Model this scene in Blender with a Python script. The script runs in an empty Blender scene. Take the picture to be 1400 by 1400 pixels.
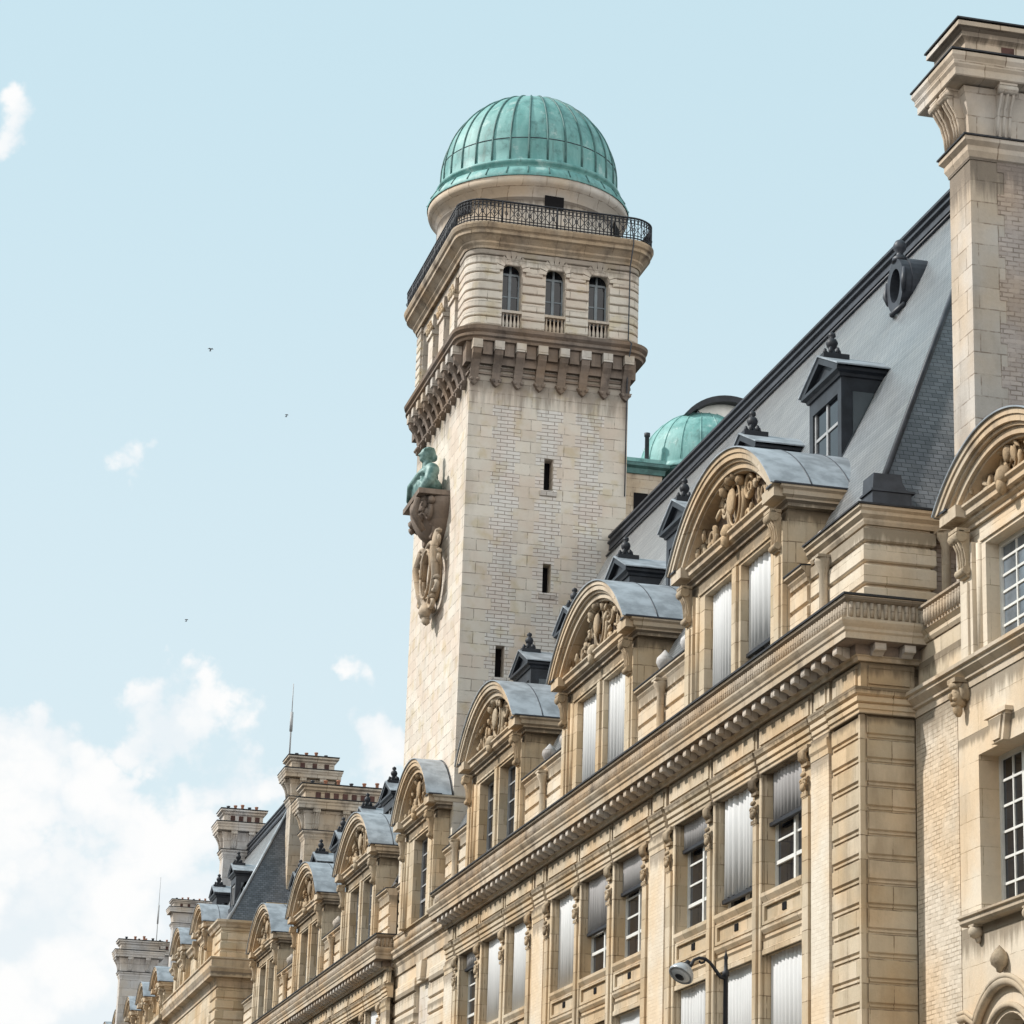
import bpy, bmesh, math, random
from mathutils import Vector, Matrix
C = bpy.context.scene.collection
S = bpy.context.scene
R = math.radians
random.seed(7)

# ------------------------------------------------------------------ camera, sky, sun, exposure
CAM_H = 1.65
cd = bpy.data.cameras.new("camera"); cam = bpy.data.objects.new("camera", cd); C.objects.link(cam)
S.camera = cam
YAW, PITCH, ROLL = R(13.1574), R(17.3392), R(1.9119)
fw = Vector((math.sin(YAW)*math.cos(PITCH), math.cos(YAW)*math.cos(PITCH), math.sin(PITCH)))
rt = Vector((math.cos(YAW), -math.sin(YAW), 0)); up = rt.cross(fw)
rt2 = rt*math.cos(ROLL) + up*math.sin(ROLL); up2 = -rt*math.sin(ROLL) + up*math.cos(ROLL)
cam.matrix_world = Matrix(((rt2.x, up2.x, -fw.x, 0), (rt2.y, up2.y, -fw.y, 0), (rt2.z, up2.z, -fw.z, CAM_H), (0, 0, 0, 1)))
cd.sensor_width = 36; cd.lens = 36*3729/1400; cd.clip_start = 0.5; cd.clip_end = 6000

SUN = Vector((-0.69, 0.23, 0.685)).normalized()
sun_el = math.asin(SUN.z); sun_az = math.atan2(SUN.x, SUN.y)
sl = bpy.data.lights.new("sun", 'SUN'); so = bpy.data.objects.new("sun", sl); C.objects.link(so)
so.rotation_euler = SUN.to_track_quat('Z', 'Y').to_euler(); so.location = SUN*300
sl.energy = 2.9; sl.angle = R(2.0); sl.color = (1.0, 0.965, 0.92)

S.view_settings.view_transform = 'Standard'; S.view_settings.look = 'None'
S.view_settings.exposure = 0.74; S.view_settings.gamma = 1

def pixdir(x, y):
    d = rt2*((x-700)/3729) - up2*((y-700)/3729) + fw
    return d.normalized()

W = bpy.data.worlds.new("World"); S.world = W; W.use_nodes = True
wt = W.node_tree; wt.nodes.clear()
class NT:
    def __init__(s, t): s.t = t
    def n(s, typ, **kw):
        nd = s.t.nodes.new(typ)
        for k, v in kw.items():
            if k.startswith('i_'):
                key = k[2:]
                key = int(key) if key.isdigit() else key.replace('_', ' ')
                if hasattr(v, 'is_linked') or isinstance(v, bpy.types.NodeSocket): s.t.links.new(v, nd.inputs[key])
                else: nd.inputs[key].default_value = v
            else: setattr(nd, k, v)
        return nd
    def m(s, op, a, b=None, c=None, clamp=False):
        nd = s.t.nodes.new('ShaderNodeMath'); nd.operation = op; nd.use_clamp = clamp
        for i, v in enumerate((a, b, c)):
            if v is None: continue
            if isinstance(v, bpy.types.NodeSocket): s.t.links.new(v, nd.inputs[i])
            else: nd.inputs[i].default_value = v
        return nd.outputs[0]
    def vm(s, op, a, b):
        nd = s.t.nodes.new('ShaderNodeVectorMath'); nd.operation = op
        for i, v in enumerate((a, b)):
            if isinstance(v, bpy.types.NodeSocket): s.t.links.new(v, nd.inputs[i])
            else: nd.inputs[i].default_value = v
        return nd
    def mix(s, fac, a, b, blend='MIX'):
        nd = s.t.nodes.new('ShaderNodeMix'); nd.data_type = 'RGBA'; nd.blend_type = blend
        for i, v in ((0, fac), (6, a), (7, b)):
            if isinstance(v, bpy.types.NodeSocket): s.t.links.new(v, nd.inputs[i])
            else: nd.inputs[i].default_value = v if i == 0 else (*v[:3], 1)
        return nd.outputs[2]
    def ramp(s, fac, a, b, smooth=True):
        nd = s.t.nodes.new('ShaderNodeMapRange'); nd.interpolation_type = 'SMOOTHSTEP' if smooth else 'LINEAR'
        s.t.links.new(fac, nd.inputs[0]); nd.inputs[1].default_value = a; nd.inputs[2].default_value = b
        return nd.outputs[0]
def build_world():
    t = NT(wt)
    tc = t.n('ShaderNodeTexCoord'); D = tc.outputs['Generated']
    sky = t.n('ShaderNodeTexSky', sky_type='NISHITA', sun_disc=False, sun_elevation=sun_el, sun_rotation=sun_az,
              air_density=1.0, dust_density=2.0, ozone_density=1.0)
    skyc = t.mix(1.0, sky.outputs[0], (0.085, 0.085, 0.085), 'MULTIPLY')
    # thin high haze over the blue: a pale veil, paler toward the horizon
    sep = t.n('ShaderNodeSeparateXYZ'); wt.links.new(D, sep.inputs[0]); el = sep.outputs[2]
    veil = t.mix(t.ramp(el, 0.15, 0.50), (0.635, 0.75, 0.785), (0.535, 0.71, 0.77))
    base = t.mix(0.80, skyc, veil)
    # clouds: a bank low over the street, a few torn puffs, an unseen bright bank added behind the camera as fill
    n0 = t.n('ShaderNodeTexNoise', i_Scale=22.0, i_Detail=5.0, i_Roughness=0.6); wt.links.new(D, n0.inputs['Vector'])
    off = t.vm('SUBTRACT', n0.outputs['Color'], (.5, .5, .5)).outputs[0]
    sc = t.n('ShaderNodeVectorMath', operation='SCALE'); wt.links.new(off, sc.inputs[0]); sc.inputs['Scale'].default_value = .050
    DW = t.vm('ADD', D, sc.outputs[0]).outputs[0]
    n1 = t.n('ShaderNodeTexNoise', i_Scale=9.0, i_Detail=10.0, i_Roughness=0.62, i_Distortion=0.3); wt.links.new(D, n1.inputs['Vector'])
    n2 = t.n('ShaderNodeTexNoise', i_Scale=38.0, i_Detail=8.0, i_Roughness=0.62); wt.links.new(D, n2.inputs['Vector'])
    vo = t.n('ShaderNodeTexVoronoi', feature='F1', i_Scale=30.0); wt.links.new(DW, vo.inputs['Vector'])
    vo2 = t.n('ShaderNodeTexVoronoi', feature='F1', i_Scale=80.0); wt.links.new(DW, vo2.inputs['Vector'])
    bil = t.m('ADD', t.m('MULTIPLY', t.m('SUBTRACT', 0.42, vo.outputs['Distance']), .75), t.m('MULTIPLY', t.m('SUBTRACT', 0.40, vo2.outputs['Distance']), .35))
    nz = t.m('ADD', bil, t.m('ADD', t.m('MULTIPLY', t.m('SUBTRACT', n1.outputs[0], 0.5), 1.2), t.m('MULTIPLY', t.m('SUBTRACT', n2.outputs[0], 0.5), .8)))
    field = t.m('MULTIPLY', t.m('SUBTRACT', 0.196, el), 12.0)
    for (px, py, r, k, bb) in ((232, 978, 135, 0.95, .20), (193, 643, 95, 1.0, .60), (22, 176, 125, 0.9, .42), (462, 922, 85, 0.9, .62), (30, 1020, 150, 0.9, .3), (100, 1110, 200, .8, .2), (510, 1005, 115, 0.9, .28), (330, 1075, 170, 0.8, .3)):
        d = pixdir(px, py)
        dist = t.vm('DISTANCE', DW, tuple(d)).outputs['Value']
        g = t.m('SUBTRACT', 1.0, t.m('DIVIDE', dist, r/3729.0))
        field = t.m('MAXIMUM', field, t.m('SUBTRACT', t.m('MULTIPLY', g, k), bb))
    back = t.ramp(sep.outputs[1], 0.15, -0.55)
    field = t.m('ADD', field, t.m('MULTIPLY', back, t.m('SUBTRACT', 1.9, t.m('MULTIPLY', t.m('SUBTRACT', el, .188), -7.0))))
    dens = t.ramp(t.m('ADD', field, nz), 0.0, 0.30)
    thick = t.ramp(t.m('ADD', t.m('ADD', t.m('MULTIPLY', n2.outputs[0], .5), n1.outputs[0]), t.m('MULTIPLY', bil, .9)), 0.50, 0.95)
    cl = t.mix(thick, (0.655, 0.705, 0.735), (0.785, 0.783, 0.778))
    cl = t.mix(back, cl, (1.50, 1.48, 1.44))
    col = t.mix(t.m('MULTIPLY', dens, 0.96), base, cl)
    bg = t.n('ShaderNodeBackground'); wt.links.new(col, bg.inputs[0]); bg.inputs[1].default_value = 0.765
    out = t.n('ShaderNodeOutputWorld'); wt.links.new(bg.outputs[0], out.inputs[0])
build_world()

# ------------------------------------------------------------------ materials
MATS = {}
def newmat(name):
    m = bpy.data.materials.new(name); m.use_nodes = True; t = m.node_tree; t.nodes.clear()
    nt = NT(t); b = nt.n('ShaderNodeBsdfPrincipled'); o = nt.n('ShaderNodeOutputMaterial')
    t.links.new(b.outputs[0], o.inputs[0]); MATS[name] = m
    return m, nt, b
def uvz(nt):
    """wall coordinates: along the wall (Y on street fronts, X on cross fronts) and height"""
    g = nt.n('ShaderNodeNewGeometry'); p = nt.n('ShaderNodeSeparateXYZ'); nt.t.links.new(g.outputs['Position'], p.inputs[0])
    q = nt.n('ShaderNodeSeparateXYZ'); nt.t.links.new(g.outputs['True Normal'], q.inputs[0])
    side = nt.m('GREATER_THAN', nt.m('ABSOLUTE', q.outputs[1]), nt.m('ABSOLUTE', q.outputs[0]))
    u = nt.m('ADD', nt.m('MULTIPLY', p.outputs[0], side), nt.m('MULTIPLY', p.outputs[1], nt.m('SUBTRACT', 1.0, side)))
    c = nt.n('ShaderNodeCombineXYZ'); nt.t.links.new(u, c.inputs[0]); nt.t.links.new(p.outputs[2], c.inputs[1])
    return g.outputs['Position'], c.outputs[0], u, p.outputs, side
def bricktex(nt, vec, bw, rh, mortar, c1, c2, cm, offset=.5, smooth=.1):
    b = nt.n('ShaderNodeTexBrick', offset=offset, i_Scale=1.0, i_Mortar_Size=mortar, i_Mortar_Smooth=smooth, i_Bias=0.0, i_Brick_Width=bw, i_Row_Height=rh)
    nt.t.links.new(vec, b.inputs['Vector'])
    for i, c in zip((1, 2, 3), (c1, c2, cm)): b.inputs[i].default_value = (*c, 1)
    return b
def stains(nt, pos, amount, scale=1.2):
    """sooty grime and rain streaks: patches drawn out downward"""
    mp = nt.n('ShaderNodeMapping'); nt.t.links.new(pos, mp.inputs[0]); mp.inputs['Scale'].default_value = (scale*1.6, scale*1.6, scale*0.28)
    n = nt.n('ShaderNodeTexNoise', i_Scale=1.0, i_Detail=8.0, i_Roughness=.62); nt.t.links.new(mp.outputs[0], n.inputs['Vector'])
    n2 = nt.n('ShaderNodeTexNoise', i_Scale=scale*.8, i_Detail=6.0, i_Roughness=.6); nt.t.links.new(pos, n2.inputs['Vector'])
    f = nt.m('ADD', nt.m('MULTIPLY', n.outputs[0], .6), nt.m('MULTIPLY', n2.outputs[0], .4))
    return nt.m('MULTIPLY', nt.ramp(f, .47, .68), amount)
def runs(nt, u, z, levels):
    """rain-washed sooty grime running down below given ledges, broken into streaks of uneven length"""
    c = nt.n('ShaderNodeCombineXYZ'); nt.t.links.new(nt.m('MULTIPLY', u, 5.5), c.inputs[0]); nt.t.links.new(nt.m('MULTIPLY', z, .45), c.inputs[1])
    n = nt.n('ShaderNodeTexNoise', i_Scale=1.0, i_Detail=6.0, i_Roughness=.65); nt.t.links.new(c.outputs[0], n.inputs['Vector'])
    tot = None
    for lv, ln in levels:
        d = nt.m('DIVIDE', nt.m('SUBTRACT', lv, z), ln)
        f = nt.m('MULTIPLY', nt.m('GREATER_THAN', d, -.02), nt.m('SUBTRACT', 1.0, d, clamp=True))
        k = nt.ramp(nt.m('SUBTRACT', nt.m('ADD', f, n.outputs[0]), .98), 0.0, .34)
        k = nt.m('MULTIPLY', k, nt.m('GREATER_THAN', f, 0.0))
        tot = k if tot is None else nt.m('MAXIMUM', tot, k)
    return tot
LV = {'limestone': ((13.2, .55), (12.75, .3), (12.3, .4), (17.0, .7)),
      'pale_limestone': ((12.3, .8), (8.42, 1.0), (15.6, .8), (11.5, .4)), 'brick': ((12.3, 1.1),), 'grey_stone': ((22.0, 1.6), (24.4, .5), (36.9, .6)),
      'cornice_stone': ((13.47, .3), (17.1, .3), (35.0, .5), (14.2, .35)), 'smooth_brick': ((11.9, .7),), 'mauve_brick': ((22.0, 1.4),)}
def stone(name, c1, c2, cm, bw, rh, mortar=.010, stain=.5, dark=(.12, .10, .085), fine=.25, bump=.5):
    m, nt, b = newmat(name)
    pos, vec, u, p, side = uvz(nt)
    wn = nt.n('ShaderNodeTexNoise', i_Scale=2.5, i_Detail=3.0); nt.t.links.new(pos, wn.inputs['Vector'])
    wsc = nt.n('ShaderNodeVectorMath', operation='SCALE'); nt.t.links.new(nt.vm('SUBTRACT', wn.outputs['Color'], (.5, .5, .5)).outputs[0], wsc.inputs[0]); wsc.inputs['Scale'].default_value = .02
    vec = nt.vm('ADD', vec, wsc.outputs[0]).outputs[0]
    br = bricktex(nt, vec, bw, rh, mortar, c1, c2, cm); br0 = bricktex(nt, vec, bw, rh, 0.0, c1, c2, c1)
    ln = nt.n('ShaderNodeTexNoise', i_Scale=3.2, i_Detail=4.0, i_Roughness=.7); nt.t.links.new(pos, ln.inputs['Vector'])
    lmask = nt.ramp(ln.outputs[0], .36, .62)
    tn = nt.n('ShaderNodeTexNoise', i_Scale=.55, i_Detail=4.0); nt.t.links.new(pos, tn.inputs['Vector'])
    fn = nt.n('ShaderNodeTexNoise', i_Scale=14.0, i_Detail=8.0, i_Roughness=.7); nt.t.links.new(pos, fn.inputs['Vector'])
    f = nt.m('ADD', 1-fine*.5, nt.m('MULTIPLY', fn.outputs[0], fine))
    comb = nt.n('ShaderNodeCombineColor'); [nt.t.links.new(f, comb.inputs[i]) for i in range(3)]
    blk = nt.mix(lmask, br0.outputs[0], br.outputs[0])
    blk = nt.mix(nt.ramp(tn.outputs[0], .38, .66), blk, nt.mix(1.0, blk, (1.0, .88, .74), 'MULTIPLY'))
    col = nt.mix(1.0, blk, comb.outputs[0], 'MULTIPLY')
    col = nt.mix(stains(nt, pos, stain), col, dark)
    if name in LV: col = nt.mix(nt.m('MULTIPLY', runs(nt, u, p[2], LV[name]), .72), col, tuple(c*.55 for c in dark))
    nt.t.links.new(col, b.inputs['Base Color']); b.inputs['Roughness'].default_value = .88; b.inputs['Specular IOR Level'].default_value = .2
    h = nt.m('ADD', nt.m('MULTIPLY', br.outputs[1], -1.0), nt.m('MULTIPLY', fn.outputs[0], .6))
    bp = nt.n('ShaderNodeBump', i_Strength=bump, i_Distance=.03); nt.t.links.new(h, bp.inputs['Height']); nt.t.links.new(bp.outputs[0], b.inputs['Normal'])
    return m
stone('limestone', (.455, .375, .265), (.595, .50, .375), (.20, .15, .10), .85, .409, .009, .50, dark=(.21, .16, .108))
stone('pale_limestone', (.59, .505, .395), (.66, .575, .46), (.36, .285, .20), 1.1, .46, .007, .32, dark=(.29, .23, .16))
stone('carved_stone', (.36, .29, .205), (.46, .375, .27), (.54, .41, .25), 2.0, 1.3, .0, .9, dark=(.085, .063, .045), fine=.6, bump=1.0)
stone('cornice_stone', (.43, .36, .27), (.56, .475, .37), (.26, .20, .14), 1.6, 3.0, .009, .75, dark=(.165, .13, .098), fine=.4)
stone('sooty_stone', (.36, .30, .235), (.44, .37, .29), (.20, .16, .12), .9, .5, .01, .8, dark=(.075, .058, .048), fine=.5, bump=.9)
stone('soot_and_shade', (.185, .15, .125), (.25, .20, .165), (.12, .10, .08), .9, .5, .0, .8, dark=(.055, .045, .04), fine=.5, bump=.9)  # dark stained stone; also painted shade in tympana, soffits and architrave gaps
stone('brick', (.55, .475, .38), (.67, .59, .485), (.34, .28, .21), .22, .074, .010, .2, dark=(.40, .32, .23), fine=.25)
stone('smooth_brick', (.645, .57, .465), (.70, .63, .525), (.55, .47, .37), .22, .074, .006, .14, dark=(.45, .36, .27), fine=.18)
stone('grey_stone', (.45, .41, .365), (.545, .50, .45), (.25, .21, .175), .75, .40, .012, .45, dark=(.20, .165, .135))
stone('mauve_brick', (.41, .355, .325), (.50, .435, .395), (.25, .21, .18), .22, .085, .012, .25, dark=(.28, .23, .20))
stone('far_stone', (.40, .355, .30), (.49, .44, .375), (.22, .18, .14), .9, .45, .015, .8, dark=(.11, .088, .07))
stone('far_grey', (.46, .445, .435), (.55, .535, .525), (.32, .29, .27), .9, .45, .015, .65, dark=(.15, .13, .12))
def tower_mat():
    m, nt, b = newmat('tower_stone')
    pos, vec, u, p, side = uvz(nt)
    wn = nt.n('ShaderNodeTexNoise', i_Scale=2.2, i_Detail=3.0); nt.t.links.new(pos, wn.inputs['Vector'])
    wsc = nt.n('ShaderNodeVectorMath', operation='SCALE'); nt.t.links.new(nt.vm('SUBTRACT', wn.outputs['Color'], (.5, .5, .5)).outputs[0], wsc.inputs[0]); wsc.inputs['Scale'].default_value = .035
    vec = nt.vm('ADD', vec, wsc.outputs[0]).outputs[0]
    SC = ((.57, .51, .435), (.65, .59, .51))
    st1 = bricktex(nt, vec, 1.05, .36, .013, *SC, (.31, .27, .225)); st0 = bricktex(nt, vec, 1.05, .36, .0, *SC, SC[0])
    ln = nt.n('ShaderNodeTexNoise', i_Scale=2.6, i_Detail=4.0, i_Roughness=.75); nt.t.links.new(pos, ln.inputs['Vector'])
    lm = nt.ramp(ln.outputs[0], .40, .60)
    class _o: pass
    st = _o(); st.outputs = [nt.mix(lm, st0.outputs[0], st1.outputs[0]), st1.outputs[1]]
    bk = bricktex(nt, vec, .42, .12, .012, (.595, .555, .51), (.675, .635, .59), (.33, .285, .245))
    # three brick strips between the quoins, with toothed edges
    row = nt.m('FLOOR', nt.m('DIVIDE', p[2], .36)); odd = nt.m('MODULO', nt.m('ABSOLUTE', row), 2.0)
    wob = nt.m('MULTIPLY', nt.m('SUBTRACT', odd, .5), .16)
    msk = None
    for a, c in ((17.24, 17.98), (18.63, 19.30), (19.85, 20.60)):
        k = nt.m('MULTIPLY', nt.m('GREATER_THAN', nt.m('ADD', u, wob), a), nt.m('LESS_THAN', nt.m('SUBTRACT', u, wob), c))
        msk = k if msk is None else nt.m('MAXIMUM', msk, k)
    msk = nt.m('MULTIPLY', msk, nt.m('LESS_THAN', p[2], 29.5)); msk = nt.m('MULTIPLY', msk, side)
    col = nt.mix(msk, st.outputs[0], bk.outputs[0])
    tint = nt.n('ShaderNodeTexNoise', i_Scale=.9, i_Detail=3.0); nt.t.links.new(pos, tint.inputs['Vector'])
    col = nt.mix(nt.ramp(tint.outputs[0], .4, .65), col, nt.mix(1.0, col, (.98, .92, .89), 'MULTIPLY')); tint2 = nt.n('ShaderNodeTexNoise', i_Scale=1.7, i_Detail=3.0); nt.t.links.new(nt.vm('ADD', pos, (7., 3., 5.)).outputs[0], tint2.inputs['Vector']); col = nt.mix(nt.m('MULTIPLY', nt.ramp(tint2.outputs[0], .52, .68), .6), col, nt.mix(1.0, col, (.86, .80, .62), 'MULTIPLY'))
    col = nt.mix(stains(nt, pos, .30, 1.0), col, (.28, .235, .19)); col = nt.mix(nt.m('MULTIPLY', runs(nt, u, p[2], ((30.6, 2.6), (34.5, 1.0))), .6), col, (.15, .12, .095))
    fn = nt.n('ShaderNodeTexNoise', i_Scale=9.0, i_Detail=8.0, i_Roughness=.75); nt.t.links.new(pos, fn.inputs['Vector'])
    spots = nt.ramp(fn.outputs[0], .64, .72); col = nt.mix(nt.m('MULTIPLY', spots, .5), col, (.17, .14, .11))
    nt.t.links.new(col, b.inputs['Base Color']); b.inputs['Roughness'].default_value = .9; b.inputs['Specular IOR Level'].default_value = .2
    fac = nt.m('MULTIPLY', st.outputs[1], nt.m('SUBTRACT', 1.0, msk)); fac = nt.m('ADD', fac, nt.m('MULTIPLY', bk.outputs[1], msk))
    h = nt.m('ADD', nt.m('MULTIPLY', fac, -1.0), nt.m('MULTIPLY', fn.outputs[0], .8))
    bp = nt.n('ShaderNodeBump', i_Strength=.6, i_Distance=.04); nt.t.links.new(h, bp.inputs['Height']); nt.t.links.new(bp.outputs[0], b.inputs['Normal'])
tower_mat()
def saw_(nt, p): return nt.m('FRACT', nt.m('DIVIDE', p[2], .095))
def slate(name, c1, c2, cm, rough):
    m, nt, b = newmat(name)
    pos, vec, u, p, side = uvz(nt)
    br = bricktex(nt, vec, .19, .095, .009, c1, c2, cm, smooth=.3)
    n = nt.n('ShaderNodeTexNoise', i_Scale=1.3, i_Detail=6.0); nt.t.links.new(pos, n.inputs['Vector'])
    col = nt.mix(nt.m('MULTIPLY', nt.ramp(n.outputs[0], .45, .7), .35), br.outputs[0], (.10, .098, .095))
    nt.t.links.new(col, b.inputs['Base Color']); b.inputs['Roughness'].default_value = rough; b.inputs['Specular IOR Level'].default_value = .6
    n5 = nt.n('ShaderNodeTexNoise', i_Scale=.9, i_Detail=8.0, i_Roughness=.7); nt.t.links.new(pos, n5.inputs['Vector'])
    rn = nt.n('ShaderNodeTexWhiteNoise', noise_dimensions='1D'); nt.t.links.new(nt.m('FLOOR', nt.m('DIVIDE', p[2], .095)), rn.inputs['W'])
    sw = nt.m('MULTIPLY', nt.m('SUBTRACT', 1.0, nt.m('MULTIPLY', br.outputs[1], .6)), nt.m('ADD', .88, nt.m('MULTIPLY', nt.ramp(n5.outputs[0], .35, .65), .30)))
    sw = nt.m('MULTIPLY', sw, nt.m('ADD', .82, nt.m('MULTIPLY', rn.outputs[0], .28)))
    sw = nt.m('MULTIPLY', sw, nt.m('ADD', .80, nt.m('MULTIPLY', nt.ramp(saw_(nt, p), .0, .3), .30), clamp=True))
    nt.t.links.new(sw, b.inputs['Sheen Weight'])
    b.inputs['Sheen Roughness'].default_value = .42; b.inputs['Sheen Tint'].default_value = (1, .98, .95, 1)
    # each row overlaps the one below: sawtooth height up the slope
    saw = nt.m('FRACT', nt.m('DIVIDE', p[2], .095))
    h = nt.m('SUBTRACT', nt.m('MULTIPLY', nt.m('SUBTRACT', 1.0, saw), 1.0), nt.m('MULTIPLY', br.outputs[1], .6))
    bp = nt.n('ShaderNodeBump', i_Strength=.35, i_Distance=.012); nt.t.links.new(h, bp.inputs['Height']); nt.t.links.new(bp.outputs[0], b.inputs['Normal'])
slate('slate', (.042, .050, .064), (.105, .117, .138), (.006, .007, .010), .30)
def simple(name, col, rough, metal=0.0, var=.25, scale=3.0, spec=.5, col2=None, bump=0.0):
    m, nt, b = newmat(name)
    g = nt.n('ShaderNodeNewGeometry'); n = nt.n('ShaderNodeTexNoise', i_Scale=scale, i_Detail=6.0, i_Roughness=.6); nt.t.links.new(g.outputs['Position'], n.inputs['Vector'])
    c2 = col2 or tuple(c*(1-var) for c in col)
    nt.t.links.new(nt.mix(nt.ramp(n.outputs[0], .35, .65), col, c2), b.inputs['Base Color'])
    b.inputs['Roughness'].default_value = rough; b.inputs['Metallic'].default_value = metal; b.inputs['Specular IOR Level'].default_value = spec
    if bump:
        bp = nt.n('ShaderNodeBump', i_Strength=bump, i_Distance=.03); nt.t.links.new(n.outputs[0], bp.inputs['Height']); nt.t.links.new(bp.outputs[0], b.inputs['Normal'])
simple('zinc', (.36, .39, .42), .48, .25, .4, 2.2)
simple('lead', (.045, .05, .062), .5, 0, .4, 3.0, .4)
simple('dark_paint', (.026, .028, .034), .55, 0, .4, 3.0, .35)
simple('dark_slate_paint', (.024, .028, .036), .5, 0, .4, 3.0, .4)
simple('iron', (.022, .023, .028), .55, 0, .3, 3.0, .3)
simple('lamp_grey', (.42, .44, .46), .35, .2, .15)
simple('lamp_glass', (.55, .57, .58), .12, 0, .1)
simple('glass', (.012, .014, .019), .08, 0, .5, 1.5, .5)
simple('pale_glass', (.16, .19, .22), .15, 0, .5, 1.5, .8)
simple('cheek_glass', (.085, .10, .11), .3, 0, .3, 1.5, .6)
simple('blind', (.80, .80, .79), .8, 0, .08, .7, .2)
simple('grey_blind', (.50, .48, .47), .8, 0, .12, .9, .2)
simple('white_paint', (.72, .71, .67), .5, 0, .12)
simple('frame_blue', (.20, .23, .25), .5, 0, .25)
simple('grey_paint', (.36, .36, .36), .5, 0, .2)
simple('terracotta', (.34, .15, .09), .8, 0, .35)
simple('flue_dark', (.10, .045, .035), .85, 0, .5)
simple('pale_pot', (.55, .45, .38), .8, 0, .3)
simple('bronze', (.055, .125, .115), .55, .1, .5, 4.0, .5, (.17, .27, .25), .6)
simple('dark_copper', (.06, .155, .145), .6, 0, .4)
simple('flashing', (.035, .035, .038), .6, 0, .5, 3.0, .3)
simple('bird_grey', (.10, .10, .11), .7)
simple('void', (.012, .011, .012), .9, 0, .2, 2, .1)
simple('asphalt', (.055, .055, .056), .9, 0, .3, 20)
simple('city_ground', (.085, .08, .072), .9, 0, .3, 2)
simple('paving', (.30, .28, .25), .9, 0, .2, 6)
def copper_mat():
    m, nt, b = newmat('copper')
    g = nt.n('ShaderNodeNewGeometry'); pos = g.outputs['Position']
    mp = nt.n('ShaderNodeMapping'); nt.t.links.new(pos, mp.inputs[0]); mp.inputs['Scale'].default_value = (2.2, 2.2, .55)
    n = nt.n('ShaderNodeTexNoise', i_Scale=1.0, i_Detail=8.0, i_Roughness=.65); nt.t.links.new(mp.outputs[0], n.inputs['Vector'])
    col = nt.mix(nt.ramp(n.outputs[0], .35, .62), (.095, .255, .238), (.165, .345, .325))
    n3 = nt.n('ShaderNodeTexNoise', i_Scale=1.6, i_Detail=5.0, i_Roughness=.7); nt.t.links.new(pos, n3.inputs['Vector'])
    col = nt.mix(nt.m('MULTIPLY', nt.ramp(n3.outputs[0], .52, .66), .6), col, (.05, .13, .125)); ms = nt.n('ShaderNodeMapping'); nt.t.links.new(pos, ms.inputs[0]); ms.inputs['Scale'].default_value = (6., 6., .5); n4 = nt.n('ShaderNodeTexNoise', i_Scale=1.0, i_Detail=6.0, i_Roughness=.6); nt.t.links.new(ms.outputs[0], n4.inputs['Vector']); col = nt.mix(nt.m('MULTIPLY', nt.ramp(n4.outputs[0], .54, .70), .5), col, (.07, .125, .11))
    col = nt.mix(nt.m('MULTIPLY', nt.ramp(n3.outputs[0], .44, .30), .6), col, (.40, .52, .49))
    nt.t.links.new(col, b.inputs['Base Color']); b.inputs['Roughness'].default_value = .6; b.inputs['Metallic'].default_value = .0
    bp = nt.n('ShaderNodeBump', i_Strength=.25, i_Distance=.04); nt.t.links.new(n3.outputs[0], bp.inputs['Height']); nt.t.links.new(bp.outputs[0], b.inputs['Normal'])
copper_mat()

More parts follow.
